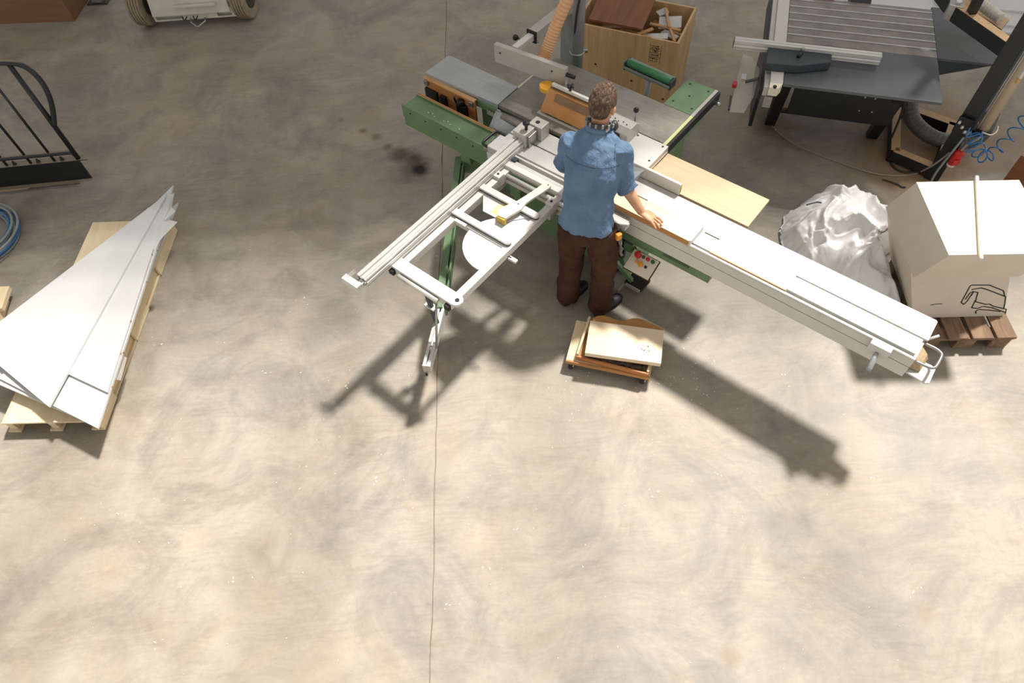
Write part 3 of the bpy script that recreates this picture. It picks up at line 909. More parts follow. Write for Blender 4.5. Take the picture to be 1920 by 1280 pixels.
    tl = P('telescope_tube', m, 'aluminium', S, 0)
    P('tube_end_plate', MB().bar(C, C + d2 * 0.006, 0.054, 0.077), 'beam_grey', tl, 0)
    P('tube_end_pin', MB().cyl(C + Vector((0.005, -0.02, -0.04)), C + Vector((0.005, -0.02, -0.055)), 0.008, 8), 'ink', tl, 0)
    P('height_strut', MB().bar((-0.145, -1.482, 0.84), (-0.115, -1.475, za + 0.03), 0.04, 0.02, Vector((0, 1, 0))), 'charcoal_cast', S, 0.003)
    P('strut_collar', MB().box(-0.175, -0.09, -1.50, -1.455, 0.64, 0.655), 'bright_aluminium', S, 0.001)
    P('link_rod', MB().cyl((-0.07, -1.46, 0.82), (0.01, -1.62, za), 0.008, 8), 'steel', S, 0, True)
    P('red_cap', MB().cyl((0.02, -1.44, 0.80), (0.02, -1.44, 0.77), 0.018, 10), 'red_brown', S, 0, True)

    # ---- control panel below the slide
    pm = Matrix.Translation((0.745, -0.275, 0.545)) @ Matrix.Rotation(R_(28), 4, 'X')
    cp = P('control_panel', MB().box(-0.10, 0.10, -0.075, 0.075, -0.02, 0.0, pm), 'cream_paint', S, 0.003)
    P('panel_frame', MB().box(-0.105, 0.105, -0.08, 0.08, -0.03, -0.012, pm), 'ink_brown', cp, 0)
    for (x, y, r, h, c) in ((-0.05, 0.045, 0.024, 0.03, 'red_plastic'), (-0.01, 0.05, 0.012, 0.012, 'green_dark'), (0.025, 0.05, 0.014, 0.012, 'red_plastic'), (0.065, 0.05, 0.014, 0.012, 'green_dark'),
                            (-0.035, 0.0, 0.011, 0.012, 'orange_plastic'), (0.0, -0.005, 0.018, 0.02, 'orange_plastic'), (0.04, -0.005, 0.010, 0.012, 'ink')):
        P('push_button', MB().cyl(pm @ Vector((x, y, 0)), pm @ Vector((x, y, h)), r, 16), c, cp, 0.002, True)
    P('panel_neck', MB().box(0.55, 0.62, -0.20, -0.06, 0.50, 0.58), 'green_paint', S)
    P('panel_arm', MB().bar((0.55, -0.12, 0.53), (0.74, -0.26, 0.525), 0.03, 0.03), 'green_paint', cp)
    P('name_strip', MB().box(0.86, 1.06, -0.1995, -0.198, 0.645, 0.67), 'green_dark', beam, 0)
    P('support_bracket', MB().box(-0.5, -0.40, -0.19, 0.05, 0.42, 0.60), 'green_paint', S)
    P('support_bracket', MB().box(0.28, 0.38, -0.19, 0.0, 0.42, 0.60), 'green_paint', S)
    P('support_bracket', MB().box(-1.0, -0.90, -0.19, 0.18, 0.52, 0.60), 'green_paint', S)
    P('side_box', MB().box(0.0, 0.20, -0.30, -0.215, 0.62, 0.74), 'beam_grey', S)

    # extraction hose from the guard beam
    pts = smooth_path([(-0.74, 0.50, 1.09), (-0.74, 0.60, 1.15), (-0.72, 0.68, 1.30), (-0.66, 0.76, 1.52), (-0.56, 0.85, 1.80), (-0.40, 1.0, 2.2), (-0.30, 1.1, 2.7)], 16)
    rs = [0.043 + (0.005 if i % 2 else 0.0) for i in range(len(pts))]
    m = MB().tube(pts, rs, 16)
    P('extraction_hose', m, 'orange_hose', S, 0, False)
    P('power_cable', MB().tube(smooth_path([(-0.80, 1.10, 0.0), (-0.80, 1.08, 0.5), (-0.79, 1.05, 0.9), (-0.72, 1.0, 1.4), (-0.5, 1.05, 2.2), (-0.3, 1.15, 2.7)], 6), 0.010, 8), 'dark_cable', S, 0, True)
    return S


SAW = build_saw()


def saw_pt(x, y, z):
    c, s = math.cos(SAW_A), math.sin(SAW_A)
    return Vector((SAW_O.x + c * x - s * y, SAW_O.y + s * x + c * y, z))


# things resting on the saw -----------------------------------------------------
def on_saw(name, mb, mat, label, cat, bevel=0.002, group=None):
    o = obj(name, mb, mat, None, bevel)
    o.location = SAW_O
    o.rotation_euler = (0, 0, SAW_A)
    return tag(o, label, cat, group)


def build_on_saw():
    t = thing('workpiece_board', 'pale wooden board with brown edge being pushed along the slide by the man', 'board', SAW_O, SAW_A)
    obj('board_face', MB().box(0.36, 1.025, -0.232, -0.085, 0.926, 0.9285), 'workpiece_wood', t)
    obj('board_core', MB().box(0.36, 1.025, -0.232, -0.085, 0.8845, 0.926), 'edge_wood', t)
    obj('end_strip', MB().box(1.025, 1.038, -0.232, -0.06, 0.8845, 0.937), 'white_panel', t)
    on_saw('wooden_batten', MB().box(1.165, 1.682, -0.205, -0.196, 0.8845, 0.8925), 'edge_wood', 'thin brown batten lying along the front rail of the long white slide', 'batten', 0.001)
    on_saw('steel_pin', MB().box(1.055, 1.16, -0.066, -0.058, 0.882, 0.889), 'steel', 'short steel pin lying on the white slide beyond the pushed board', 'pin', 0.001)
    # scrap sheet and push stick on the crosscut frame
    m = MB().prism([(-0.085, -0.75), (0.04, -0.60), (0.05, -0.575), (-0.40, -0.575), (-0.405, -0.585), (-0.265, -0.755)][::-1], 0.8495, 0.8555)
    o = on_saw('scrap_panel', m, 'white_panel', 'white triangular scrap panel with a yellow worn patch on the crosscut frame', 'panel', 0.001)
    obj('worn_patch', MB().prism([(-0.22, -0.73), (-0.11, -0.735), (-0.10, -0.62), (-0.21, -0.625)], 0.8555, 0.8562), 'blade_scale', o)
    t = thing('push_stick', 'cream curved push stick lying across bars of the crosscut frame', 'tool', SAW_O, SAW_A)
    left = [(-0.045, -0.318), (-0.06, -0.36), (-0.07, -0.43), (-0.088, -0.52), (-0.10, -0.58), (-0.135, -0.66), (-0.155, -0.72), (-0.12, -0.765)]
    right = [(-0.062, -0.755), (-0.05, -0.70), (-0.03, -0.63), (-0.038, -0.565), (-0.028, -0.50), (-0.012, -0.43), (0.0, -0.36), (0.0, -0.328), (-0.02, -0.305)]
    P2 = [Vector((x, y, 0)) for x, y in left + right]
    obj('stick_body', MB().prism([(p.x, p.y) for p in P2], 0.8885, 0.908), 'cream_paint', t, 0.002)
    obj('stick_toe', MB().box(-0.125, -0.06, -0.772, -0.752, 0.8562, 0.90), 'yellow_tape', t)
    for (x, y) in ((-0.02, -0.335), (-0.075, -0.60)):
        obj('stick_hole', MB().cyl((x, y, 0.908), (x, y, 0.9085), 0.006, 8), 'ink', t)


build_on_saw()


# ------------------------------------------------------------------ galvanised pipe, roller stand, crate
def build_pipe():
    p = saw_pt(-0.775, 1.07, 0)
    t = thing('extraction_pipe', 'vertical galvanised extraction pipe with clamp ring behind the green saw', 'pipe', p)
    obj('pipe_tube', MB().cyl((0, 0, 0.0), (0, 0, 3.6), 0.05, 28), 'galvanised', t, 0, True)
    obj('clamp_ring', MB().tube([(0.054 * math.cos(a), 0.054 * math.sin(a), 0.88) for a in [i * math.pi / 14 for i in range(28)]], 0.010, 8, closed=True), 'steel', t, 0, True)
    obj('clamp_bolt', MB().box(0.05, 0.085, -0.012, 0.012, 0.868, 0.892), 'steel', t, 0.002)
    obj('floor_flange', MB().cyl((0, 0, 0), (0, 0, 0.012), 0.08, 28), 'galvanised', t, 0.002, True)


def build_roller_stand():
    a, b = at(1177, 112, 0.97), at(1262, 150, 0.97)
    c = (a + b) / 2
    ang = math.atan2(b.y - a.y, b.x - a.x)
    L = (b - a).length
    t = thing('roller_stand', 'roller stand with green roller on a grey steel post beside the crate', 'stand', (c.x, c.y, 0), ang)
    h = L / 2
    obj('post', MB().cyl((0, 0.0, 0.02), (0, 0.0, 0.90), 0.022, 16), 'galvanised', t, 0, True)
    obj('tray', MB().extrude_x([(-0.045, 0.92), (-0.035, 0.90), (0.035, 0.90), (0.045, 0.92), (0.045, 0.965), (0.038, 0.965), (0.038, 0.915), (-0.038, 0.915), (-0.038, 0.935), (-0.045, 0.935)], -h, h), 'galvanised', t)
    for s in (-1, 1):
        obj('end_cheek', MB().box(s * h - 0.006, s * h + 0.006, -0.042, 0.042, 0.90, 0.972), 'charcoal_cast', t, 0.003)
    r = obj('roller', MB().cyl((-h + 0.01, 0, 0.952), (h - 0.01, 0, 0.952), 0.032, 28), 'green_roller', t, 0.003, True)
    for k in range(3):
        an = R_(90 + 120 * k)
        obj('foot', MB().bar((0, 0, 0.02), (0.26 * math.cos(an), 0.26 * math.sin(an), 0.02), 0.035, 0.03), 'galvanised', t, 0.003)


def build_crate():
    W, D, H, T = 0.96, 0.59, 0.70, 0.02
    loc = Vector((1.644, 5.325, 0))
    A = R_(-27.4)
    t = thing('plywood_crate', 'open plywood crate full of wood offcuts, black stamp on its side', 'crate', loc, A)
    f = obj('crate_panel', MB().box(-W, 0, 0, T, 0.0, H), 'ply', t, 0.001)
    obj('crate_panel', MB().box(-W, 0, D - T, D, 0.0, H), 'ply', t, 0.001)
    obj('crate_panel', MB().box(-T, 0, T, D - T, 0.0, H), 'ply', t, 0.001)
    obj('crate_panel', MB().box(-W, -W + T, T, D - T, 0.0, H), 'ply', t, 0.001)
    obj('crate_bottom', MB().box(-W + T, -T, T, D - T, 0.05, 0.07), 'ply_x', t)
    obj('notch_edge', MB().box(-0.34, -0.25, -0.001, T, H, H + 0.003), 'edge_wood', t)
    # stamp: frame lines and worn scribbles
    m = MB()
    x0, x1, z0, z1 = -0.245, -0.145, 0.47, 0.645
    rn = random.Random(3)
    for x in (x0, x1):
        m.box(x, x + 0.003, -0.0012, 0, z0, z1)
    for z in (z0 + 0.055, z0 + 0.095, z1 - 0.05):
        m.box(x0, x1, -0.0012, 0, z, z + 0.0025)
    for z, n_ in ((z1 - 0.015, 6), (z1 - 0.035, 6), (z0 + 0.075, 6), (z0 + 0.04, 5), (z0 + 0.015, 4)):
        for k in range(n_):
            x = x0 + 0.014 + (x1 - x0 - 0.03) * k / n_
            m.box(x, x + 0.004 + 0.007 * rn.random(), -0.0012, 0, z - 0.006 * rn.random(), z + 0.004 + 0.006 * rn.random())
    for k in range(9):
        an = k * 0.7
        m.bar((x0 + 0.05, -0.0006, z0 + 0.115), (x0 + 0.05 + 0.03 * math.cos(an), -0.0006, z0 + 0.115 + 0.022 * math.sin(an)), 0.001, 0.004, Vector((0, 1, 0)))
    obj('stamp_print', m, 'ink', f)
    for (x, z) in ((-0.74, 0.33), (-0.38, 0.24), (-0.06, 0.12)):
        obj('knot', MB().cyl((x, -0.0008, z), (x, 0.0, z), 0.012, 12), 'ink_brown', f)
    # contents
    M0 = Matrix.Translation(loc) @ Matrix.Rotation(A, 4, 'Z')

    def put(name, size, c, rot, mat, label, cat, group=None):
        sx, sy, sz = (s / 2 for s in size)
        mb = MB().box(-sx, sx, -sy, sy, -sz, sz)
        o = obj(name, mb, mat, None, 0.0015)
        o.matrix_world = M0 @ Matrix.Translation(c) @ Matrix.Rotation(rot[2], 4, 'Z') @ Matrix.Rotation(rot[1], 4, 'Y') @ Matrix.Rotation(rot[0], 4, 'X')
        return tag(o, label, cat, group)
    put('walnut_board', (0.50, 0.48, 0.02), (-0.605, 0.285, 0.755), (R_(7), R_(0), R_(1.5)), 'walnut', 'dark walnut board leaning out of the plywood crate', 'board')
    rn = random.Random(11)
    g = 'wood offcuts in the plywood crate'
    for k in range(12):
        x = -0.82 + 0.70 * ((k * 0.37) % 1.0) 
        y = 0.12 + 0.34 * ((k * 0.61) % 1.0)
        put('offcut_stick', (0.24 + 0.14 * rn.random(), 0.022 + 0.02 * rn.random(), 0.014), (max(-0.74, min(-0.22, x)), y, 0.44 + 0.014 * k), (0, R_(rn.uniform(-6, 6)), R_(rn.uniform(-70, 70))), 'offcut', 'narrow brown wood stick among offcuts in the plywood crate', 'stick', g)
    g2 = 'white panel offcuts in the plywood crate'
    wl = ('largest white panel offcut in the plywood crate', 'white strip offcut slanting in the near corner of the plywood crate', 'white strip offcut along the stamped side inside the crate', 'small white offcut against the walnut board in the crate', 'short white offcut deep in the near corner of the crate')
    for lab, (x, y, z, a, b, c) in zip(wl, ((-0.18, 0.38, 0.64, 0.20, 0.15, 14), (-0.14, 0.24, 0.612, 0.18, 0.06, -30), (-0.24, 0.12, 0.645, 0.22, 0.07, 12), (-0.29, 0.50, 0.65, 0.10, 0.07, 50), (-0.10, 0.10, 0.60, 0.10, 0.05, 20))):
        put('panel_offcut', (a, b, 0.012), (x, y, z), (R_(8), R_(-6), R_(c)), 'white_panel', lab, 'offcut', g2)
    labs = ('wood stick leaning over the largest white offcut in the plywood crate', 'wood stick bridging the white offcuts beside the walnut board', 'short wood stick slanting into the near corner of the plywood crate',
            'wood stick half hidden below the white offcuts in the plywood crate', 'thin wood stick under the walnut board against the stamped crate side', 'short wood stick poking over the notched crate edge')
    for lab, (x, y, z, L, c, b) in zip(labs, ((-0.21, 0.37, 0.685, 0.30, 112, 0), (-0.19, 0.24, 0.675, 0.28, 4, 4), (-0.10, 0.16, 0.665, 0.20, 118, 0), (-0.14, 0.31, 0.60, 0.22, -14, 0), (-0.44, 0.09, 0.66, 0.24, -8, 0), (-0.33, 0.10, 0.685, 0.16, 52, 0))):
        put('offcut_stick', (L, 0.026, 0.016), (x, y, z), (R_(12), R_(b), R_(c)), 'offcut', lab, 'stick', g)


build_pipe(); build_roller_stand(); build_crate()


# ------------------------------------------------------------------ black table saw, upper right
def build_black_saw():
    loc = Vector((2.2517, 4.4501, 0))
    t = thing('black_table_saw', 'black table saw with striped steel top and silver rip fence', 'machine', loc, R_(-18.81))
    P = lambda n, mb, m, par=t, bev=0.002, sm=False: obj(n, mb, m, par, bev, sm)
    P('side_table', MB().box(0, 1.142, 0.0, 0.565, 0.845, 0.87), 'black_table')
    P('milled_table', MB().box(0, 1.142, 0.567, 1.252, 0.845, 0.87), 'milled_table')
    for k in range(6):
        y = 0.67 + k * 0.105
        P('table_rib', MB().extrude_x([(y - 0.016, 0.870), (y, 0.8725), (y + 0.016, 0.870)], 0.0, 1.142), 'steel', t, 0)
    ext = P('extension_wing', MB().prism([(1.146, 0.57), (1.66, 0.57), (1.66, 1.30), (1.146, 1.30)], 0.845, 0.866), 'black_table')
    P('wing_brace', MB().prism3([(1.15, 0.58, 0.70), (1.18, 0.58, 0.70), (1.18, 0.61, 0.70), (1.15, 0.61, 0.70)], [(1.15, 0.58, 0.845), (1.55, 0.58, 0.845), (1.55, 0.61, 0.845), (1.15, 0.61, 0.845)]), 'charcoal_cast', ext)
    P('slide_strip', MB().box(-0.098, -0.004, 0.0, 1.30, 0.82, 0.874), 'white_paint')
    e = P('strip_end_cap', MB().prism3([(-0.10, -0.055, 0.79), (-0.03, -0.055, 0.79), (-0.004, 0.0, 0.79), (-0.10, 0.0, 0.79)], [(-0.10, -0.05, 0.86), (-0.03, -0.05, 0.86), (-0.004, -0.001, 0.872), (-0.10, -0.001, 0.872)]), 'cream_paint')
    P('cap_screw', MB().cyl((-0.06, -0.04, 0.855), (-0.06, -0.04, 0.869), 0.014, 14), 'ink', e, 0)
    P('slide_rail', MB().box(-0.135, -0.10, -0.02, 1.30, 0.76, 0.84), 'aluminium')
    P('rail_channel', MB().box(-0.165, -0.135, 0.0, 1.30, 0.70, 0.80), 'black_paint')
    P('rail_profile', MB().box(-0.135, -0.09, 0.16, 0.20, 0.84, 0.865), 'steel')
    # frame
    P('body_front', MB().box(0.16, 1.00, 0.42, 0.44, 0.30, 0.845), 'black_paint')
    P('body_side', MB().box(-0.12, -0.09, 0.42, 1.25, 0.12, 0.80), 'black_paint')
    P('body_back', MB().box(0.10, 1.02, 1.20, 1.22, 0.30, 0.845), 'black_paint')
    for (x, y) in ((0.04, 0.40), (0.93, 0.40), (0.04, 1.17), (0.93, 1.17)):
        lg = P('leg', MB().prism3([(x, y + 0.22 * (y < 1), 0), (x + 0.09, y + 0.22 * (y < 1), 0), (x + 0.09, y + 0.08 + 0.22 * (y < 1), 0), (x, y + 0.08 + 0.22 * (y < 1), 0)], [(x, y - 0.1 * (y < 1), 0.845), (x + 0.09, y - 0.1 * (y < 1), 0.845), (x + 0.09, y + 0.08, 0.845), (x, y + 0.08, 0.845)]), 'black_paint')
    P('stretcher', MB().box(0.12, 0.95, 0.47, 0.50, 0.26, 0.30), 'dusty_steel')
    for (x, z) in ((0.20, 0.60), (0.72, 0.55), (0.80, 0.55), (0.72, 0.42), (0.82, 0.42), (0.12, 0.12)):
        P('bolt_head', MB().cyl((x, 0.42, z), (x, 0.414, z), 0.006, 8), 'bright_aluminium', t, 0)
    # silver fence and mitre block
    prof = [(0.335, 0.90), (0.395, 0.90), (0.395, 0.93), (0.39, 0.936), (0.395, 0.94), (0.395, 0.97), (0.368, 0.97), (0.366, 0.962), (0.362, 0.962), (0.360, 0.97), (0.335, 0.97), (0.335, 0.946), (0.343, 0.94), (0.343, 0.932), (0.335, 0.926), (0.335, 0.915), (0.345, 0.91), (0.335, 0.905)]
    fe = P('silver_fence', MB().extrude_x(prof, -0.42, 0.69), 'bright_aluminium', t, 0)
    P('fence_cap', MB().box(-0.424, -0.42, 0.336, 0.394, 0.902, 0.968), 'ink', fe, 0)
    b = P('fence_block', MB().prism([(-0.155, 0.125), (0.09, 0.142), (0.325, 0.235), (0.33, 0.334), (-0.155, 0.334)], 0.877, 0.945), 'charcoal_cast', t, 0.004)
    P('block_screw', MB().cyl((0.10, 0.31, 0.945), (0.10, 0.31, 0.99), 0.014, 12), 'steel', b, 0.002, True)
    P('block_lever', MB().cyl((0.10, 0.30, 0.955), (0.075, 0.24, 0.958), 0.014, 12), 'black_plastic', b, 0, True)
    # clear blade guard hung on the left
    m = MB()
    out = [(-0.05, 0.52), (0.02, 0.58), (0.30, 0.60), (0.40, 0.50), (0.46, 0.30)]
    m.prism3([(-0.315, -0.07, 0.60), (-0.305, -0.07, 0.60), (-0.285, 0.57, 0.62), (-0.295, 0.57, 0.62)], [(-0.30, -0.04, 0.80), (-0.27, -0.04, 0.80), (-0.255, 0.50, 0.80), (-0.285, 0.50, 0.80)])
    gd = P('clear_guard', MB().prism3([(-0.345, -0.09, 0.62), (-0.235, -0.08, 0.62), (-0.18, 0.08, 0.66), (-0.16, 0.40, 0.70), (-0.24, 0.56, 0.70), (-0.31, 0.58, 0.70)],
                                      [(-0.343, -0.088, 0.626), (-0.237, -0.078, 0.626), (-0.183, 0.08, 0.666), (-0.163, 0.395, 0.706), (-0.242, 0.555, 0.706), (-0.308, 0.575, 0.706)]), 'clear_plastic', t, 0)
    m.bm.free()
    P('guard_edge', MB().bar((-0.345, -0.09, 0.626), (-0.31, 0.58, 0.706), 0.006, 0.02), 'clear_plastic', gd, 0)
    P('guard_label', MB().box(-0.30, -0.26, 0.26, 0.33, 0.688, 0.692), 'white_panel', gd, 0)
    P('guard_red_clip', MB().box(-0.36, -0.325, 0.17, 0.225, 0.66, 0.69), 'red_plastic', gd, 0.003)
    P('guard_strap', MB().box(-0.36, -0.345, -0.05, 0.13, 0.60, 0.62), 'charcoal_cast', gd, 0.002)
    P('guard_hanger', MB().bar((-0.165, 0.25, 0.72), (-0.26, 0.25, 0.675), 0.03, 0.01), 'charcoal_cast', gd, 0.002)
    hb = P('tool_holder', MB().box(-0.115, -0.055, -0.085, -0.055, 0.70, 0.78), 'clear_plastic', t, 0.003)
    P('red_handle', MB().box(0.20, 0.36, 1.255, 1.30, 0.85, 0.885), 'red_plastic', t, 0.004)
    P('motor_cap', MB().cyl((0.50, 1.32, 0.80), (0.66, 1.32, 0.80), 0.10, 24), 'black_plastic', t, 0.004, True)
    P('motor_bracket', MB().box(0.48, 0.68, 1.22, 1.34, 0.66, 0.76), 'black_paint')


build_black_saw()


# ------------------------------------------------------------------ dust extractor frame with hoses and cables
def build_extractor():
    px, py = 3.70, 4.18
    t = thing('dust_extractor_frame', 'black steel frame dusted with sawdust, carrying clear tube and grey hoses', 'machine', (px, py, 0), 0)
    P = lambda n, mb, m, par=t, bev=0.003, sm=False: obj(n, mb, m, par, bev, sm)
    L = lambda p: (p[0] - px, p[1] - py, p[2])
    d = Vector((-0.5, 0.87, 0))
    ang = math.atan2(0.27, -0.28)
    rot = Matrix.Rotation(R_(-42), 4, 'Z')
    P('post', MB().box(-0.055, 0.055, -0.04, 0.04, 0.0, 2.3, rot), 'dusty_steel')
    P('post_profile', MB().box(0.055, 0.075, -0.03, 0.03, 0.55, 2.3, rot), 'charcoal_cast')
    A, B, C, D = (3.69, 5.04, 0.07), (4.08, 4.70, 0.07), (3.43, 4.44, 0.07), (3.69, 4.19, 0.07)
    P('base_rail', MB().bar(L(C), L(D), 0.075, 0.10), 'dusty_steel')
    P('base_rail', MB().bar(L((3.66, 4.99, 0.07)), L((3.43, 4.42, 0.07)), 0.075, 0.10), 'dusty_steel')
    P('base_rail', MB().bar(L(A), L(B), 0.085, 0.10), 'dusty_steel')
    P('base_rail', MB().bar(L((4.06, 4.72, 0.07)), L((3.72, 4.2, 0.07)), 0.07, 0.10), 'dusty_steel')
    for q in (A, B, C):
        P('levelling_foot', MB().cyl((q[0] - px, q[1] - py, 0), (q[0] - px, q[1] - py, 0.03), 0.03, 14), 'black_plastic', t, 0, True)
    # upper beams
    E0, E1 = at(1880, 70, 1.22), at(1790, 15, 1.22)
    tb = P('upper_beam', MB().bar(L((px, py, 1.20)), L((E1.x, E1.y, 1.20)), 0.075, 0.11), 'dusty_steel')
    F = at(1750, -30, 1.20)
    P('upper_beam', MB().bar(L((E1.x, E1.y, 1.20)), L((F.x, F.y, 1.20)), 0.06, 0.10), 'black_paint')
    q = Vector(L((E1.x, E1.y, 1.20)))
    P('corner_plate', MB().box(-0.05, 0.05, -0.05, 0.05, -0.06, 0.062, Matrix.Translation(q) @ Matrix.Rotation(R_(-30), 4, 'Z')), 'steel', tb)
    P('corner_bolt', MB().cyl(q + Vector((0.01, 0.0, 0.06)), q + Vector((0.01, 0.0, 0.075)), 0.02, 12), 'bright_aluminium', tb, 0.002, True)
    m_ = at(1822, 22, 1.26)
    P('upright', MB().bar(L((m_.x, m_.y, 1.24)), L((m_.x, m_.y, 1.9)), 0.05, 0.06), 'black_paint')
    # shelf board with dust behind the upper beam
    h0, h1, h2, h3 = at(1800, 6, 1.15), at(1878, 55, 1.15), at(1893, 36, 1.15), at(1815, -10, 1.15)
    P('dust_tray', MB().prism([L(h)[:2] for h in (h0, h1, h2, h3)], 1.13, 1.15), 'dusty_steel')
    # corrugated white hose
    pts = smooth_path([L(at(1815, -20, 1.25)), L(at(1845, 12, 1.22)), L(at(1876, 34, 1.20))], 14)
    P('white_hose', MB().tube(pts, [0.035 + (0.005 if i % 2 else 0) for i in range(len(pts))], 14), 'white_hose', t, 0)
    P('hose_socket', MB().cyl(L(at(1874, 33, 1.20)), L(at(1888, 42, 1.19)), 0.042, 16), 'clear_plastic', t, 0, True)
    # clear dust tube on the post
    T0, T1 = Vector((0.125, -0.05, 0.55)), Vector((0.125, -0.05, 2.3))
    tb2 = P('clear_tube', MB().cyl(T0, T1, 0.045, 24), 'tube_clear', t, 0, True)
    P('dust_column', MB().cyl(T0 + Vector((0, 0, 0.01)), T1, 0.034, 16), 'tan_board', tb2, 0, True)
    P('tube_seam', MB().cyl(T0 + Vector((-0.046, 0.0, 0)), T1 + Vector((-0.046, 0, 0)), 0.007, 8), 'bright_aluminium', tb2, 0, True)
    P('tube_clamp', MB().box(0.045, 0.17, -0.10, -0.0, 0.515, 0.555), 'black_plastic', t, 0.004)
    P('cable_tie', MB().tube(smooth_path([(0.09, -0.10, 0.56), (0.15, -0.13, 0.55), (0.20, -0.11, 0.56), (0.22, -0.07, 0.58)], 5), 0.005, 6), 'white_paint', t, 0, True)
    # valve plate with fittings
    P('valve_plate', MB().box(-0.06, 0.05, -0.075, -0.055, 0.52, 0.66, rot), 'black_plastic')
    for k in range(3):
        P('valve_fitting', MB().cyl(rot @ Vector((-0.04 + 0.035 * k, -0.075, 0.62 - 0.03 * k)), rot @ Vector((-0.04 + 0.035 * k, -0.10, 0.62 - 0.03 * k)), 0.011, 10), 'bright_aluminium', t, 0, True)
    # big grey hose lying in the frame
    big = smooth_path([L((3.60, 4.93, 0.62)), L((3.60, 4.86, 0.42)), L((3.64, 4.72, 0.22)), L((3.78, 4.56, 0.13)), L((3.98, 4.46, 0.12)), L((4.13, 4.44, 0.20)), L((4.15, 4.50, 0.40))], 12)
    P('grey_hose', MB().tube(big, [0.062 + (0.003 if i % 2 else 0) for i in range(len(big))], 18), 'extract_hose', t, 0)
    # red plug on a grey lead
    f = Vector((-0.05, -0.10, 0.0))
    rp = P('red_plug', MB().tube([(-0.02, -0.125, 0.27), (-0.02, -0.125, 0.30), (-0.01, -0.12, 0.31), (0.0, -0.118, 0.38), (0.0, -0.118, 0.40)], [0.026, 0.03, 0.038, 0.038, 0.02], 18), 'red_plastic', t, 0, False)
    P('plug_lid', MB().box(-0.05, 0.01, -0.17, -0.155, 0.29, 0.34), 'red_plastic', rp, 0.006)
    P('plug_ring', MB().cyl((-0.02, -0.125, 0.255), (-0.02, -0.125, 0.272), 0.03, 16), 'white_paint', rp, 0.002, True)
    P('plug_lead', MB().tube(smooth_path([(0.0, -0.118, 0.40), (0.02, -0.12, 0.46), (0.06, -0.12, 0.50), (0.11, -0.10, 0.52)], 6), 0.010, 8), 'grey_cable', rp, 0, True)
    P('air_line', MB().tube(smooth_path([L((3.62, 4.06, 0.0)), (-0.08, -0.10, 0.15), (-0.06, -0.105, 0.35), (-0.03, -0.10, 0.52)], 6), 0.009, 8), 'grey_hose', t, 0, True)
    # blue spiral air hose
    pts = []
    path = smooth_path([(-0.03, -0.12, 0.60), (0.06, -0.16, 0.50), (0.14, -0.16, 0.38), (0.24, -0.14, 0.34), (0.34, -0.09, 0.38), (0.44, -0.02, 0.46), (0.52, 0.04, 0.56), (0.57, 0.07, 0.68), (0.60, 0.09, 0.85), (0.62, 0.10, 1.0)], 40)
    n_ = len(path)
    for i, p in enumerate(path):
        a_ = 2 * math.pi * 12 * i / n_
        d_ = (path[min(i + 1, n_ - 1)] - path[max(i - 1, 0)]).normalized()
        u_ = d_.cross(Vector((0, 0.5, 1))).normalized()
        v_ = d_.cross(u_)
        rr = 0.047 * min(1, i / 20, (n_ - i) / 20 + 0.1)
        pts.append(p + u_ * math.cos(a_) * rr + v_ * math.sin(a_) * rr)
    P('spiral_hose', MB().tube(pts, 0.0055, 6), 'blue_hose', t, 0, True)
    P('coil_tail', MB().tube(smooth_path([(-0.055, -0.13, 0.64), (-0.05, -0.14, 0.56), (0.06, -0.15, 0.585), (-0.02, -0.16, 0.50), (0.07, -0.16, 0.51), (0.0, -0.17, 0.43), (0.10, -0.17, 0.45)], 6), 0.0055, 6), 'blue_hose', t, 0, True)
    # air gun hung on the post
    gb = Vector((0.085, -0.085, 1.17))
    ag = P('air_gun_body', MB().bar(gb, gb + Vector((0.12, 0.01, 0.07)), 0.022, 0.03), 'white_hose', t, 0.004)
    P('air_gun_grip', MB().bar(gb + Vector((0.03, 0, 0.01)), gb + Vector((0.02, -0.015, -0.13)), 0.024, 0.03, Vector((0, 1, 0))), 'white_hose', ag, 0.004)
    P('air_gun_hook', MB().tube([gb + Vector((0.05 + 0.016 * math.cos(a), 0, 0.055 + 0.016 * math.sin(a))) for a in [i * math.pi / 6 for i in range(12)]], 0.004, 6, closed=True), 'white_hose', ag, 0, True)
    P('air_gun_nozzle', MB().cyl(gb + Vector((0.02, -0.015, -0.13)), gb + Vector((0.018, -0.018, -0.17)), 0.007, 8), 'yellow_tape', ag, 0, True)


build_extractor()


def build_cables():
    z = 0.009
    def lead(name, pts, r, mat, owner):
        par = bpy.data.objects[owner]
        m = Matrix.LocRotScale(par.location, par.rotation_euler, None).inverted()
        return obj(name, MB().tube([m @ p for p in smooth_path(pts, 8)], r, 8), mat, par, 0, True)
    P = [at(1437, 213, 0.15), at(1441, 228, z), at(1460, 248, z), at(1490, 270, z), at(1530, 288, z), at(1570, 303, z), at(1610, 317, z), at(1650, 327, z), at(1690, 329, z), at(1720, 324, z), at(1755, 306, 0.22), at(1790, 277, 0.34), at(1826, 238, 0.45)]
    lead('power_cable', P, 0.0075, 'grey_cable', 'black_table_saw')
    P = [at(1697, 188, 0.55), at(1687, 222, 0.3), at(1672, 258, 0.12), at(1665, 285, z), at(1673, 310, z), at(1693, 322, z), at(1718, 321, z), at(1738, 312, 0.05)]
    lead('dark_cable', P, 0.010, 'dark_cable', 'dust_extractor_frame')
    P = [at(1655, 336, z), at(1670, 341, z), at(1684, 346, z), at(1690, 350, z), at(1698, 351, z)]
    o = obj('loose_cable', MB().tube(smooth_path(P, 8), 0.006, 8), 'dark_cable', None, 0, True)
    tag(o, 'short loose brown cable end on the floor near the cream cases', 'cable')


build_cables()


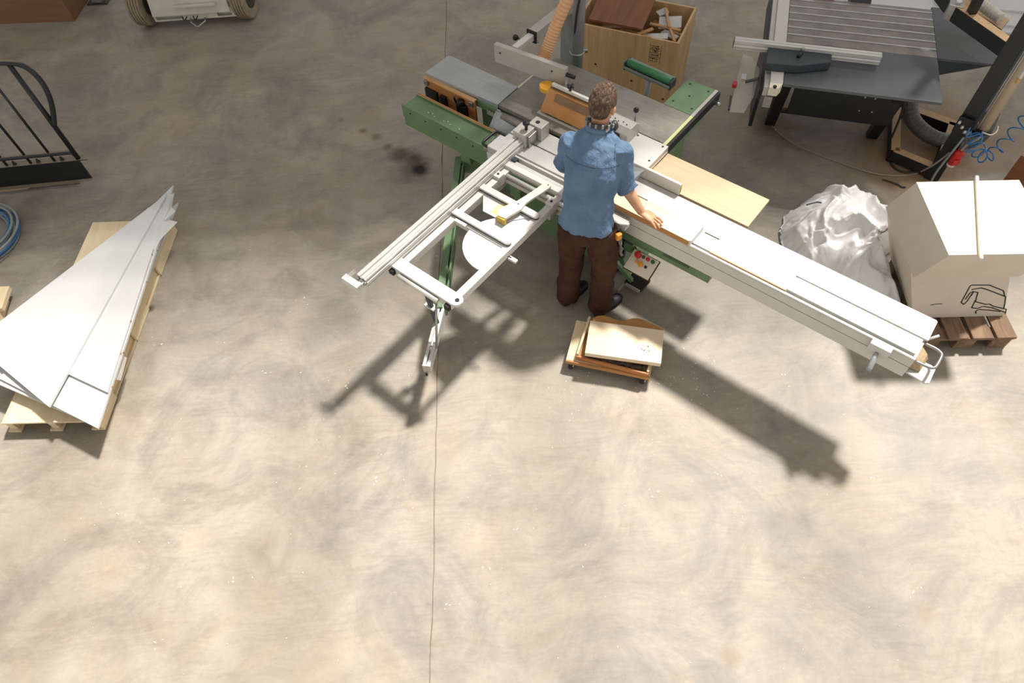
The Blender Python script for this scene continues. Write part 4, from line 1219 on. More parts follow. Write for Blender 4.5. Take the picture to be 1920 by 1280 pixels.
# ------------------------------------------------------------------ white cases on the old pallet, batten, bag
def build_cases():
    # old pallet
    t = thing('old_pallet', 'weathered brown wooden pallet under the cream cases', 'pallet', (3.03, 2.48, 0), R_(-4))
    for k in range(2, 6):
        x = -0.46 + k * 0.165
        obj('deck_board', MB().box(x, x + 0.135, 0.0, 0.78, 0.118, 0.14), 'old_pallet', t, 0.003)
    for y in (0.01, 0.34, 0.66):
        obj('stringer_board', MB().box(-0.13, 0.50, y, y + 0.10, 0.098, 0.118), 'old_pallet', t, 0.002)
        for x in (-0.13, 0.12, 0.36):
            obj('block', MB().box(x, x + 0.13, y, y + 0.10, 0.0, 0.098), 'old_pallet', t, 0.003)
    # lower case with marker drawing; its right flank leans out
    dy = Vector((0.055, 0.58, 0))
    bl, br = Vector((2.88, 2.675, 0.1405)), Vector((3.516, 2.632, 0.1405))
    tl = Vector((2.674, 2.72, 0.619))
    tr = tl + (br - bl) * 1.02
    lc = thing('lower_case', 'cream case with a black marker drawing, lowest on the old pallet', 'case', (3.1, 2.95, 0.14))
    o_ = Vector((3.1, 2.95, 0.14))
    body = obj('case_body', MB().prism3([p - o_ for p in (bl, br, br + dy, bl + dy)], [p - o_ for p in (tl, tr, tr + dy, tl + dy)]), 'cream_box', lc, 0.002)
    # the drawing, in the plane of the front face
    nrm = (br - bl).cross(tl - bl).normalized()
    if nrm.y > 0:
        nrm = -nrm

    def on_face(u, v):
        px_, py_ = 1460 + (u - 14) / 3.765, 320 + (v - 22) / 3.765
        d = CX * ((px_ - 960) / F_PX) + CY * ((py_ - 640) / F_PX) + CZ
        cam_o = Vector((0, 0, CAM_H))
        k = (bl - cam_o).dot(nrm) / d.dot(nrm)
        return cam_o + d * k + nrm * 0.0012 - o_
    lines = [[(1320, 965), (1302, 950), (1365, 835), (1375, 828), (1500, 828), (1600, 868), (1608, 905), (1616, 912), (1610, 960), (1602, 995)],
             [(1375, 860), (1440, 848), (1480, 858), (1610, 908)], [(1320, 965), (1345, 940), (1388, 875), (1420, 880), (1402, 945), (1480, 965), (1500, 962), (1530, 978), (1620, 998), (1612, 1032)],
             [(1330, 930), (1365, 882), (1388, 872)], [(1388, 875), (1372, 905)], [(1402, 935), (1376, 988), (1418, 993), (1455, 978), (1520, 988), (1610, 1020)], [(1405, 1030), (1405, 1012), (1425, 1000), (1500, 1005), (1580, 1015)],
             [(1083, 970), (1120, 962), (1168, 960)]]
    dm = MB()
    dash = [on_face(*q) for q in lines.pop()]
    dd = MB()
    for a, b in zip(dash, dash[1:]):
        dd.bar(a, b, 0.006, 0.001, nrm)
    obj('marker_dash', dd, 'ink', lc)
    for ln in lines:
        pts = [on_face(*q) for q in ln]
        for a, b in zip(pts, pts[1:]):
            dm.bar(a, b, 0.008, 0.001, nrm)
    obj('marker_drawing', dm, 'ink', lc)
    # upper case
    A, B, C = at(1718, 341, 0.9), at(1779, 478, 0.9), at(1911, 337, 0.9)
    Dd = C + (B - A)
    sh = Vector((-0.075, 0.05, -0.28))
    uc = thing('upper_case', 'plain cream case with slanted flank on top of the drawn-on case', 'case', (3.1, 2.95, 0.62))
    o2 = Vector((3.1, 2.95, 0.62))
    obj('case_body', MB().prism3([p + sh - o2 for p in (B, Dd, C, A)], [p - o2 - Vector((0, 0, 0.012)) for p in (B, Dd, C, A)]), 'cream_box', uc, 0.001)
    obj('case_lid', MB().prism3([p - o2 - Vector((0, 0, 0.012)) for p in (B, Dd, C, A)], [p - o2 for p in (B, Dd, C, A)]), 'cream_box', uc, 0.001)
    p, q = at(1831, 331, 0.912), at(1839, 486, 0.912)
    b = obj('white_batten', MB().bar(p, q, 0.02, 0.02), 'cream_paint', None, 0.0015)
    tag(b, 'thin pale wooden batten lying across the top of the cream case', 'batten')
    # brown wooden thing at the edge of the picture
    t = thing('brown_stool', 'reddish brown wooden corner piece standing behind the cream cases', 'furniture', (4.36, 3.90, 0), R_(38))
    obj('side_panel', MB().box(0, 0.4, 0, 0.03, 0, 0.30), 'red_brown', t, 0.002)
    obj('side_panel', MB().box(0, 0.03, 0.03, 0.20, 0, 0.30), 'red_brown', t, 0.002)
    obj('top_rail', MB().box(-0.01, 0.4, -0.02, 0.06, 0.30, 0.33), 'red_brown', t, 0.002)


build_cases()


def build_bag():
    """a big crumpled sack: polar height field with sharp folds and a tucked-under rim"""
    mb = MB()
    NA, NR = 220, 70
    outline = [(-15, .47), (20, .40), (55, .50), (80, .52), (110, .50), (140, .47), (175, .44), (205, .40), (235, .36), (262, .50), (280, .72), (295, .80), (310, .66), (328, .50)]
    def R(a):
        a = (math.degrees(a) + 15) % 360 - 15
        o = outline + [(345, .47)]
        for (a0, r0), (a1, r1) in zip(o, o[1:]):
            if a0 <= a <= a1:
                k = (a - a0) / (a1 - a0)
                k = k * k * (3 - 2 * k)
                return r0 + (r1 - r0) * k
        return 0.45
    rows = []
    for j in range(NR + 1):
        rho = j / NR
        row = []
        for i in range(NA):
            a = 2 * math.pi * i / NA
            rad = R(a) * (1 + 0.05 * noise.noise(Vector((math.cos(a) * 4, math.sin(a) * 4, 2))) + 0.03 * noise.noise(Vector((math.cos(a) * 11, math.sin(a) * 11, 7))))
            if rho < 0.88:
                q = rho / 0.88
                x, y = rad * q * math.cos(a), rad * q * math.sin(a)
                h = (1 - q ** 2.6) ** 0.8
            else:
                q = 1 - 0.10 * ((rho - 0.88) / 0.12)
                x, y = rad * q * math.cos(a), rad * q * math.sin(a)
                h = 0.0
            P = Vector((x, y, 0))
            w = P * 2.4 + Vector((noise.noise(P * 4 + Vector((3, 1, 0))), noise.noise(P * 4 + Vector((8, 5, 2))), 0)) * 0.75
            r1 = 1 - abs(noise.noise(w * 1.1 + Vector((0, 0, 3.3)))) * 2
            r2 = 1 - abs(noise.noise(w * 2.3 + Vector((4, 0, 1.3)))) * 2
            r3 = 1 - abs(noise.noise(w * 5.2 + Vector((9, 2, 0.3)))) * 2
            lean = 0.27 + 0.06 * math.cos(a - R_(60)) * min(1, rho * 2) + 0.12 * max(0, math.cos(a - R_(300))) * rho
            z = h * (lean + 0.080 * r1 + 0.065 * r2 + 0.024 * r3 + 0.05 * noise.noise(P * 4))
            if rho >= 0.88:
                z = 0.02 * (1 - (rho - 0.88) / 0.12) + 0.003
            elif z < 0.02:
                z = 0.02
            k = 0.022 * r2 + 0.012 * r3
            x += k * math.cos(a) * rho
            y += k * math.sin(a) * rho
            lim = 2.85 - 0.43 * max(0.0, z - 0.14) - 2.68 + 1.6 * max(0.0, y + 3.50 - 3.28)   # leans against the case
            x = min(x, lim)
            row.append(mb.bm.verts.new((x, y, z)))
            if j == 0:
                break
        rows.append(row)
    c = rows[0][0]
    for i in range(NA):
        mb.bm.faces.new((c, rows[1][i], rows[1][(i + 1) % NA]))
    for A, B in zip(rows[1:], rows[2:]):
        for i in range(NA):
            mb.bm.faces.new((A[i], B[i], B[(i + 1) % NA], A[(i + 1) % NA]))
    o = obj('plastic_bag', mb, 'bag_plastic', None, 0, True)
    o.location = (2.68, 3.50, 0)
    tag(o, 'crumpled translucent white plastic bag on the floor beside the cream cases', 'bag')
    # blue drawstring ends
    loc = Vector(o.location)
    for k, pts in enumerate(([at(1512, 384, 0.34), at(1522, 381, 0.345), at(1532, 379, 0.34), at(1540, 380, 0.33)], [at(1553, 492, 0.06), at(1562, 496, 0.07), at(1572, 503, 0.07), at(1580, 509, 0.05)])):
        obj('drawstring', MB().tube([p - loc for p in smooth_path(pts, 5)], 0.006, 6), 'dark_string', o, 0, True)


plain('dark_string', (70, 84, 98), 0.8, var=0.3, scale=40)
build_bag()


# ------------------------------------------------------------------ left: triangular panels on a pallet, coil, trolley
def build_panels():
    t = thing('panel_pallet', 'pale plywood pallet under the stack of white triangular panels', 'pallet', (0, 0, 0))
    A, B, C, D = Vector((-3.59, 2.40, 0)), Vector((-2.92, 2.36, 0)), Vector((-2.80, 4.26, 0)), Vector((-3.475, 4.30, 0))
    z = Vector((0, 0, 1))
    q = [A, B, C, D]
    obj('deck', MB().prism3([p + z * 0.125 for p in q], [p + z * 0.14 for p in q]), 'pale_pine', t, 0.001)
    for k in range(3):
        f = (0.02, 0.47, 0.92)[k]
        p0 = A + (B - A) * f
        p1 = D + (C - D) * f
        obj('runner', MB().bar(p0 + (p1 - p0) * 0.01 + z * 0.0725, p1 + z * 0.0725, 0.05, 0.105), 'pale_pine', t, 0.002)
    for f0, f1 in ((0.0, 0.14), (0.40, 0.56), (0.74, 1.0)):
        p0 = B + (C - B) * f0 - Vector((0.012, 0, 0))
        p1 = B + (C - B) * f1 - Vector((0.012, 0, 0))
        obj('side_board', MB().bar(p0 + z * 0.07, p1 + z * 0.07, 0.02, 0.13), 'pale_pine', t, 0.002)
    for f0 in (0.02, 0.47, 0.92):
        p0 = A + (B - A) * f0
        obj('foot_board', MB().bar(p0 + z * 0.01, p0 + (D - A) + z * 0.01, 0.09, 0.018), 'pale_pine', t, 0.002)
    # right-angled triangles, legs 1.79 and 0.95, thickness 19 mm; the tip end fans out
    g = 'white triangular panels stacked on the pale pallet'
    th = 0.02
    specs = [  # near corner x,y, heading of the long edge (deg from +y, clockwise), level
        (-3.164, 2.410, 10.6, 7), (-2.800, 2.500, 0.8, 6), (-2.806, 2.236, 1.4, 5), (-2.90, 2.30, -1.6, 4), (-2.87, 2.32, 3.0, 3), (-2.88, 2.36, 1.0, 2), (-2.92, 2.40, 4.6, 1), (-2.90, 2.34, 2.0, 0)]
    for i, (x, y, hd, lev) in enumerate(specs):
        a = R_(hd)
        u = Vector((math.sin(a), math.cos(a), 0))
        w = Vector((-math.cos(a), math.sin(a), 0))
        hyp = 2.025
        tip = u * hyp
        # angle at the near corner 62 deg
        th_ = R_(62.0)
        leg = 0.95
        left = u * (leg * math.cos(th_)) + w * (leg * math.sin(th_))
        z0 = 0.1405 + lev * th
        m = MB().prism3([(0, 0, 0), tuple(tip), tuple(left)], [(0, 0, th - 0.0008), (tip.x, tip.y, th - 0.0008), (left.x, left.y, th - 0.0008)])
        if lev == 7:
            lab = 'white triangular panel turned out over the others, topmost on the pale pallet'
        elif lev == 6:
            lab = 'white triangular panel directly below the topmost one on the pale pallet'
        elif lev == 5:
            lab = 'white triangular panel third from the top of the pallet stack'
        else:
            lab = 'white triangular panel in the lower part of the pallet stack'
        o = obj('triangular_panel', m, 'white_panel', None, 0.0008)
        o.location = (x, y, z0)
        tag(o, lab, 'panel', g)
        if lev in (6, 5, 4):
            for f in (0.16, 0.3, 0.62, 0.78):
                obj('dowel', MB().cyl(u * hyp * f - w * 0.004 + Vector((0, 0, th / 2)), u * hyp * f + w * 0.005 + Vector((0, 0, th / 2)), 0.006, 8), 'edge_wood', o)
    # plastic foil at the tips
    m = MB()
    rn = random.Random(4)
    pts = [at(313, 366, 0.285), at(327, 362, 0.28), at(322, 388, 0.26), at(329, 396, 0.26), at(318, 412, 0.25), at(333, 416, 0.24), at(300, 450, 0.27), at(290, 470, 0.27), at(283, 455, 0.285)]
    vv = [m.bm.verts.new(p) for p in pts]
    cc = m.bm.verts.new(at(306, 415, 0.295))
    for a, b in zip(vv, vv[1:] + vv[:1]):
        m.bm.faces.new((a, b, cc))
    o = obj('foil_sheet', m, 'foil', None, 0)
    o.modifiers.new('t', 'SOLIDIFY').thickness = 0.0015
    tag(o, 'thin translucent foil scrap draped over the tips of the white panels', 'foil')
    m = MB()
    pts = [at(221, 664, 0.27), at(238, 670, 0.17), at(226, 713, 0.16), at(211, 710, 0.26)]
    m.bm.faces.new([m.bm.verts.new(p) for p in pts])
    o = obj('foil_flap', m, 'foil', None, 0)
    o.modifiers.new('t', 'SOLIDIFY').thickness = 0.0015
    tag(o, 'small translucent foil flap hanging beside the near corner of the white panels', 'foil')
    # pale boards at the picture edge
    m = MB().prism([tuple(at(17, 536, 0.10)[:2]), tuple(at(3, 578, 0.10)[:2]), (-4.6, 3.50), (-4.6, 3.72)], 0.06, 0.10)
    tag(obj('pale_board', m, 'pale_pine', None, 0.002), 'upper pale board end beside the white triangular panels', 'board')
    m = MB().prism([tuple(at(14, 560, 0.03)[:2]), tuple(at(0, 608, 0.03)[:2]), (-4.6, 3.32), (-4.6, 3.58)], 0.0, 0.058)
    tag(obj('pale_board', m, 'pale_pine', None, 0.002), 'lower pale board end on the floor beside the white triangular panels', 'board')


build_panels()


def build_coil():
    t = thing('hose_coil', 'coil of grey and blue air hose lying on the floor', 'hose', (-4.53, 4.33, 0))
    rn = random.Random(8)
    for k in range(9):
        r = 0.27 + 0.105 * rn.random()
        ox, oy = rn.uniform(-0.035, 0.035), rn.uniform(-0.035, 0.035)
        tilt = rn.uniform(-0.06, 0.06)
        z = 0.012 + 0.0135 * k
        pts = [(ox + r * math.cos(a), oy + r * math.sin(a), max(0.011, z + 0.03 * math.sin(a + k) * tilt * 10)) for a in [2 * math.pi * i / 56 for i in range(56)]]
        obj('hose_turn', MB().tube(pts, 0.0105, 8, closed=True), 'blue_hose' if k in (2, 6) else 'grey_hose', t, 0, True)


build_coil()


def build_trolley():
    # beam runs off to the left of the picture
    t = thing('steel_trolley', 'black steel trolley with upright bars and a curved push handle', 'trolley', (-3.72, 4.98, 0), R_(1.6))
    P = lambda n, mb, m, par=t, bev=0.002, sm=False: obj(n, mb, m, par, bev, sm)
    m = MB().extrude_x([(-0.01, 0.045), (0.0, 0.045), (0.0, 0.262), (-0.01, 0.262)], -2.2, 0.0)
    P('base_beam', m, 'black_paint', t, 0)
    m = MB().prism([(-2.2, -0.025), (0.085, -0.025), (0.02, 0.05), (-2.2, 0.05)], 0.262, 0.27)
    P('beam_flange', m, 'dusty_stair', t, 0.001)
    m = MB().prism([(-2.2, -0.06), (-0.10, -0.06), (-0.14, 0.0), (-2.2, 0.0)], 0.037, 0.045)
    P('beam_flange', m, 'dusty_stair', t, 0.001)
    P('lower_rail', MB().tube([(-2.2, 0, 0.345), (-0.05, 0, 0.345), (-0.012, 0, 0.335), (0.0, 0, 0.30)], 0.021, 12), 'dusty_stair', t, 0, True)
    P('end_post', MB().cyl((0, 0, 0.26), (0, 0, 1.205), 0.021, 14), 'black_paint', t, 0, True)
    for k in range(1, 10):
        P('upright_bar', MB().cyl((-0.21 * k, 0, 0.27), (-0.21 * k, 0, 1.20), 0.0115, 10), 'black_paint', t, 0, True)
        P('bar_foot', MB().prism3([(-0.21 * k + 0.07 - 0.015, -0.012, 0.27), (-0.21 * k + 0.085, -0.012, 0.27), (-0.21 * k + 0.085, 0.012, 0.27), (-0.21 * k + 0.055, 0.012, 0.27)], [(-0.21 * k + 0.065, -0.004, 0.31), (-0.21 * k + 0.075, -0.004, 0.31), (-0.21 * k + 0.075, 0.004, 0.31), (-0.21 * k + 0.065, 0.004, 0.31)]), 'black_paint', t, 0)
    P('top_rail', MB().tube(smooth_path([(-2.2, 0, 1.225), (-1.0, 0, 1.225), (-0.3, 0, 1.225), (-0.02, 0, 1.225), (0.10, 0, 1.18), (0.145, 0, 1.06), (0.13, 0, 0.92), (0.08, 0, 0.78), (0.01, 0, 0.64)], 6), 0.021, 14), 'dusty_stair', t, 0, True)
    for x in (-0.6, -1.9):
        P('caster_wheel', MB().cyl((x, 0.05, 0.045), (x, 0.09, 0.045), 0.045, 18), 'rubber_dark', t, 0.004, True)
        P('caster_fork', MB().box(x - 0.03, x + 0.03, 0.0, 0.10, 0.09, 0.12), 'black_paint', t, 0.002)
    P('splintered_edge', MB().prism([(-2.2, -0.068), (-0.62, -0.068), (-0.55, -0.058), (-2.2, -0.05)], 0.04, 0.05), 'sawdust', t, 0)


build_trolley()


# ------------------------------------------------------------------ far left: lift with wheels and brown cabinet
def wheel(parent, x, y, r, w, steer):
    rz = Matrix.Translation((x, y, r)) @ Matrix.Rotation(steer, 4, 'Z')
    def ring(name, prof, mat, par, smooth=True):
        mb = MB()
        n = 40
        rings = [[mb.bm.verts.new(rz @ Vector((px_, pr_ * math.cos(2 * math.pi * k / n), pr_ * math.sin(2 * math.pi * k / n)))) for k in range(n)] for px_, pr_ in prof]
        for A, B in zip(rings, rings[1:]):
            for k in range(n):
                mb.bm.faces.new((A[k], A[(k + 1) % n], B[(k + 1) % n], B[k]))
        mb.bm.faces.new(rings[0])
        mb.bm.faces.new(rings[-1])
        return obj(name, mb, mat, par, 0, smooth)
    h = w / 2
    tread = [(-h, r * 0.55), (-h, r * 0.93), (-h * 0.85, r * 0.985)]
    for k in range(4):
        x0 = -h * 0.8 + k * (1.6 * h / 4)
        x1 = x0 + 1.6 * h / 4
        tread += [(x0 + 0.004, r), (x1 - 0.006, r), (x1 - 0.005, r * 0.94), (x1 + 0.003, r * 0.94)]
    tread += [(h * 0.85, r * 0.985), (h, r * 0.93), (h, r * 0.55)]
    ty = ring('wheel', tread, 'rubber', parent, False)
    ring('rim', [(-h * 1.02, r * 0.05), (-h * 1.02, r * 0.5), (-h * 0.7, r * 0.56), (h * 0.7, r * 0.56), (h * 1.06, r * 0.52), (h * 1.03, r * 0.42), (h * 1.03, r * 0.18), (h * 1.18, r * 0.12)], 'lift_dark', ty)


def build_lift():
    t = thing('scissor_lift', 'white scissor lift with dusty ribbed tyres parked by the brown cabinet', 'vehicle', (-3.23, 7.36, 0), R_(-0.8))
    P = lambda n, mb, m, par=t, bev=0.004, sm=False: obj(n, mb, m, par, bev, sm)
    wheel(t, -0.55, 0.19, 0.23, 0.15, R_(-7))
    wheel(t, 0.57, 0.19, 0.23, 0.15, R_(-9))
    ch = P('chassis', MB().box(-0.42, 0.46, 0.06, 1.9, 0.20, 0.62), 'lift_white')
    m = MB().box(-0.42, 0.50, 0.07, 0.18, 0.10, 0.205).box(-0.42, 0.50, 0.02, 0.07, 0.10, 0.115).box(-0.42, 0.50, 0.02, 0.07, 0.165, 0.205)
    for (x0, x1) in ((-0.42, -0.40), (-0.10, 0.28), (0.44, 0.50)):
        m.box(x0, x1, 0.02, 0.07, 0.115, 0.165)
    P('axle_beam', m, 'lift_white', t, 0)
    P('step', MB().box(-0.14, 0.32, -0.035, 0.0, 0.265, 0.285), 'lift_white')
    P('front_plate', MB().prism3([(-0.42, -0.0, 0.165), (0.44, -0.0, 0.165), (0.44, 0.06, 0.165), (-0.42, 0.06, 0.165)], [(-0.40, 0.04, 0.40), (0.43, 0.04, 0.40), (0.43, 0.08, 0.40), (-0.40, 0.08, 0.40)]), 'lift_white')
    P('tow_ring', MB().tube([(-0.02, 0.0, 0.12), (-0.02, -0.03, 0.10), (0.05, -0.085, 0.075), (0.07, -0.085, 0.075), (0.14, -0.03, 0.10), (0.14, 0.0, 0.12)], 0.010, 8), 'steel', t, 0, True)
    for x in (-0.10, 0.02):
        P('hook', MB().tube(smooth_path([(x, 0.0, 0.15), (x + 0.01, -0.02, 0.125), (x + 0.03, -0.02, 0.125), (x + 0.05, 0.0, 0.15)], 4), 0.006, 6), 'ink', t, 0, True)
    P('platform', MB().box(-0.44, 0.50, 0.10, 1.95, 0.80, 0.90), 'lift_white')
    for y in (0.3, 1.6):
        P('scissor_leg', MB().box(-0.30, 0.34, y, y + 0.06, 0.62, 0.80), 'lift_dark')


def build_cabinet():
    t = thing('brown_cabinet', 'brown wooden cabinet beside the lift with dusty tyres', 'cabinet', (-4.70, 7.71, 0), R_(-4.5))
    obj('body', MB().box(-1.6, -0.03, 0.0, 0.5, 0.0, 0.9), 'cabinet_brown', t, 0.002)
    obj('end_panel', MB().box(-0.03, 0.0, 0.0, 0.5, 0.0, 0.9), 'cabinet_brown', t, 0.002)
    t2 = thing('grey_bracket', 'small grey steel bracket standing on the floor behind the brown cabinet', 'bracket', (-4.53, 8.02, 0), R_(-4))
    obj('bracket_base', MB().box(-0.12, 0.12, 0.0, 0.12, 0.0, 0.012), 'lift_dark', t2, 0.002)
    obj('bracket_upright', MB().box(-0.06, 0.06, 0.03, 0.05, 0.012, 0.16), 'galvanised', t2, 0.002)
    obj('bracket_rib', MB().box(0.05, 0.06, 0.03, 0.12, 0.012, 0.12), 'galvanised', t2, 0.002)


build_lift(); build_cabinet()


# white boards stacked behind the black saw
def build_white_boards():
    g = 'white boards stacked behind the black saw'
    for i, (x0, x1, y0, y1, z0, a) in enumerate(((-0.2, 2.1, 0.0, 0.42, 0.0, 0), (-0.1, 2.0, 0.44, 0.86, 0.0, 0), (0.05, 1.9, 0.16, 0.62, 0.021, -2), (0.95, 2.3, 0.30, 0.70, 0.042, 1.5))):
        o = obj('white_board', MB().box(x0, x1, y0, y1, 0, 0.02), 'white_panel', None, 0.001)
        o.location = (3.72, 6.62, z0)
        o.rotation_euler = (0, 0, R_(-19 + a))
        tag(o, ('long white board flat on the floor, nearest the back edge of the black saw', 'long white board flat on the floor, second from the black saw', 'white board lying across the two floor boards behind the black saw', 'shorter white board on top of the stack behind the black saw')[i], 'board', g)


build_white_boards()


# ------------------------------------------------------------------ dolly with boards
def build_dolly():
    c = at(1150, 652, 0.12)
    a0 = R_(-19)
    t = thing('wooden_dolly', 'low wooden dolly on casters carrying boards beside the man', 'dolly', (c.x, c.y, 0), a0)
    P = lambda n, mb, m, par=t, bev=0.002, sm=False: obj(n, mb, m, par, bev, sm)
    P('deck', MB().box(-0.31, 0.29, -0.165, 0.19, 0.085, 0.105), 'pale_pine')
    P('front_lip', MB().box(-0.31, 0.29, -0.18, -0.165, 0.075, 0.107), 'edge_wood')
    for (x, y) in ((-0.27, -0.13), (0.25, -0.13), (-0.27, 0.15), (0.25, 0.15)):
        w = P('caster_wheel', MB().cyl((x - 0.014, y - 0.02, 0.03), (x + 0.014, y - 0.03, 0.03), 0.03, 20), 'rubber_dark', t, 0.004, True)
        P('caster_hub', MB().cyl((x - 0.018, y - 0.02, 0.03), (x + 0.018, y - 0.03, 0.03), 0.012, 12), 'pale_pine', w, 0, True)
        P('caster_fork', MB().box(x - 0.022, x + 0.022, y - 0.045, y + 0.01, 0.06, 0.085), 'steel', t, 0.003)
    def top(name, mb, mat, label, cat, rz):
        o = obj(name, mb, mat, None, 0.002)
        o.location = (c.x, c.y, 0)
        o.rotation_euler = (0, 0, rz)
        return tag(o, label, cat)
    t2 = thing('shallow_tray', 'shallow wooden frame with a strip of dark bark on the dolly', 'tray', (c.x, c.y, 0), R_(-22))
    obj('tray_base', MB().box(-0.235, 0.285, -0.15, 0.19, 0.1085, 0.125), 'edge_wood', t2, 0.002)
    obj('tray_lip', MB().box(-0.235, 0.285, -0.165, -0.15, 0.1085, 0.15), 'jig_wood', t2, 0.002)
    obj('tray_end', MB().box(0.268, 0.285, -0.15, 0.18, 0.125, 0.165), 'pale_pine', t2, 0.002)
    obj('tray_end', MB().box(-0.235, -0.218, -0.15, 0.19, 0.125, 0.165), 'pale_pine', t2, 0.002)
    bk = MB()
    rn = random.Random(2)
    pts = [Vector((-0.17 + 0.43 * i / 30, -0.125 + 0.008 * rn.uniform(-1, 1), 0.146 + 0.005 * rn.uniform(-1, 1))) for i in range(31)]
    bk.tube(pts, [0.019 + 0.005 * rn.random() for _ in pts], 10)
    obj('bark_strip', bk, 'bark', t2)
    poly = [(-0.23, 0.17), (-0.21, 0.195)] + [(-0.21 + 0.46 * i / 14, 0.20 + 0.012 * math.sin(i * 0.9) + (0.03 * math.sin((i - 6) / 8 * math.pi) if i > 6 else 0)) for i in range(1, 14)] + [(0.28, 0.17), (0.27, -0.06), (-0.20, -0.06)]
    poly = [(x + 0.05, y + 0.01) for x, y in poly]
    m = MB().prism(poly[::-1], 0.166, 0.186)
    top('wavy_board', m, 'edge_wood', 'brown live-edge board under the thick pale board on the dolly', 'board', R_(-17))
    m = MB().box(-0.19, 0.335, -0.145, 0.135, 0.1865, 0.228)
    top('thick_board', m, 'workpiece_wood', 'thick pale wooden board with a small stain, topmost on the dolly', 'board', R_(-15.0))
    o = bpy.data.objects[[x for x in bpy.data.objects.keys() if x.startswith('thick_board')][0]]
    s = MB()
    for k in range(16):
        x, y, r = 0.22 + rn.uniform(-0.03, 0.03), -0.035 + rn.uniform(-0.025, 0.025), rn.uniform(0.002, 0.006)
        s.prism([(x + r * math.cos(i * 1.05), y + r * 0.6 * math.sin(i * 1.05)) for i in range(6)], 0.228, 0.2287)
    obj('stain', s, 'ink_brown', o)


build_dolly()



# ------------------------------------------------------------------ the man at the saw
def remesh(o, voxel, iters=4, disp=None):
    m = o.modifiers.new('remesh', 'REMESH')
    m.mode = 'VOXEL'
    m.voxel_size = voxel
    m.use_smooth_shade = True
    s = o.modifiers.new('smooth', 'SMOOTH')
    s.factor = 0.5
    s.iterations = iters
    for k, (scale, strength, kind) in enumerate(disp or ()):
        tx = bpy.data.textures.new(o.name + '_folds%d' % k, kind)
        tx.noise_scale = scale
        d = o.modifiers.new('folds%d' % k, 'DISPLACE')
        d.texture = tx
        d.texture_coords = 'LOCAL'
        d.strength = strength
        d.mid_level = 0.5
    return o


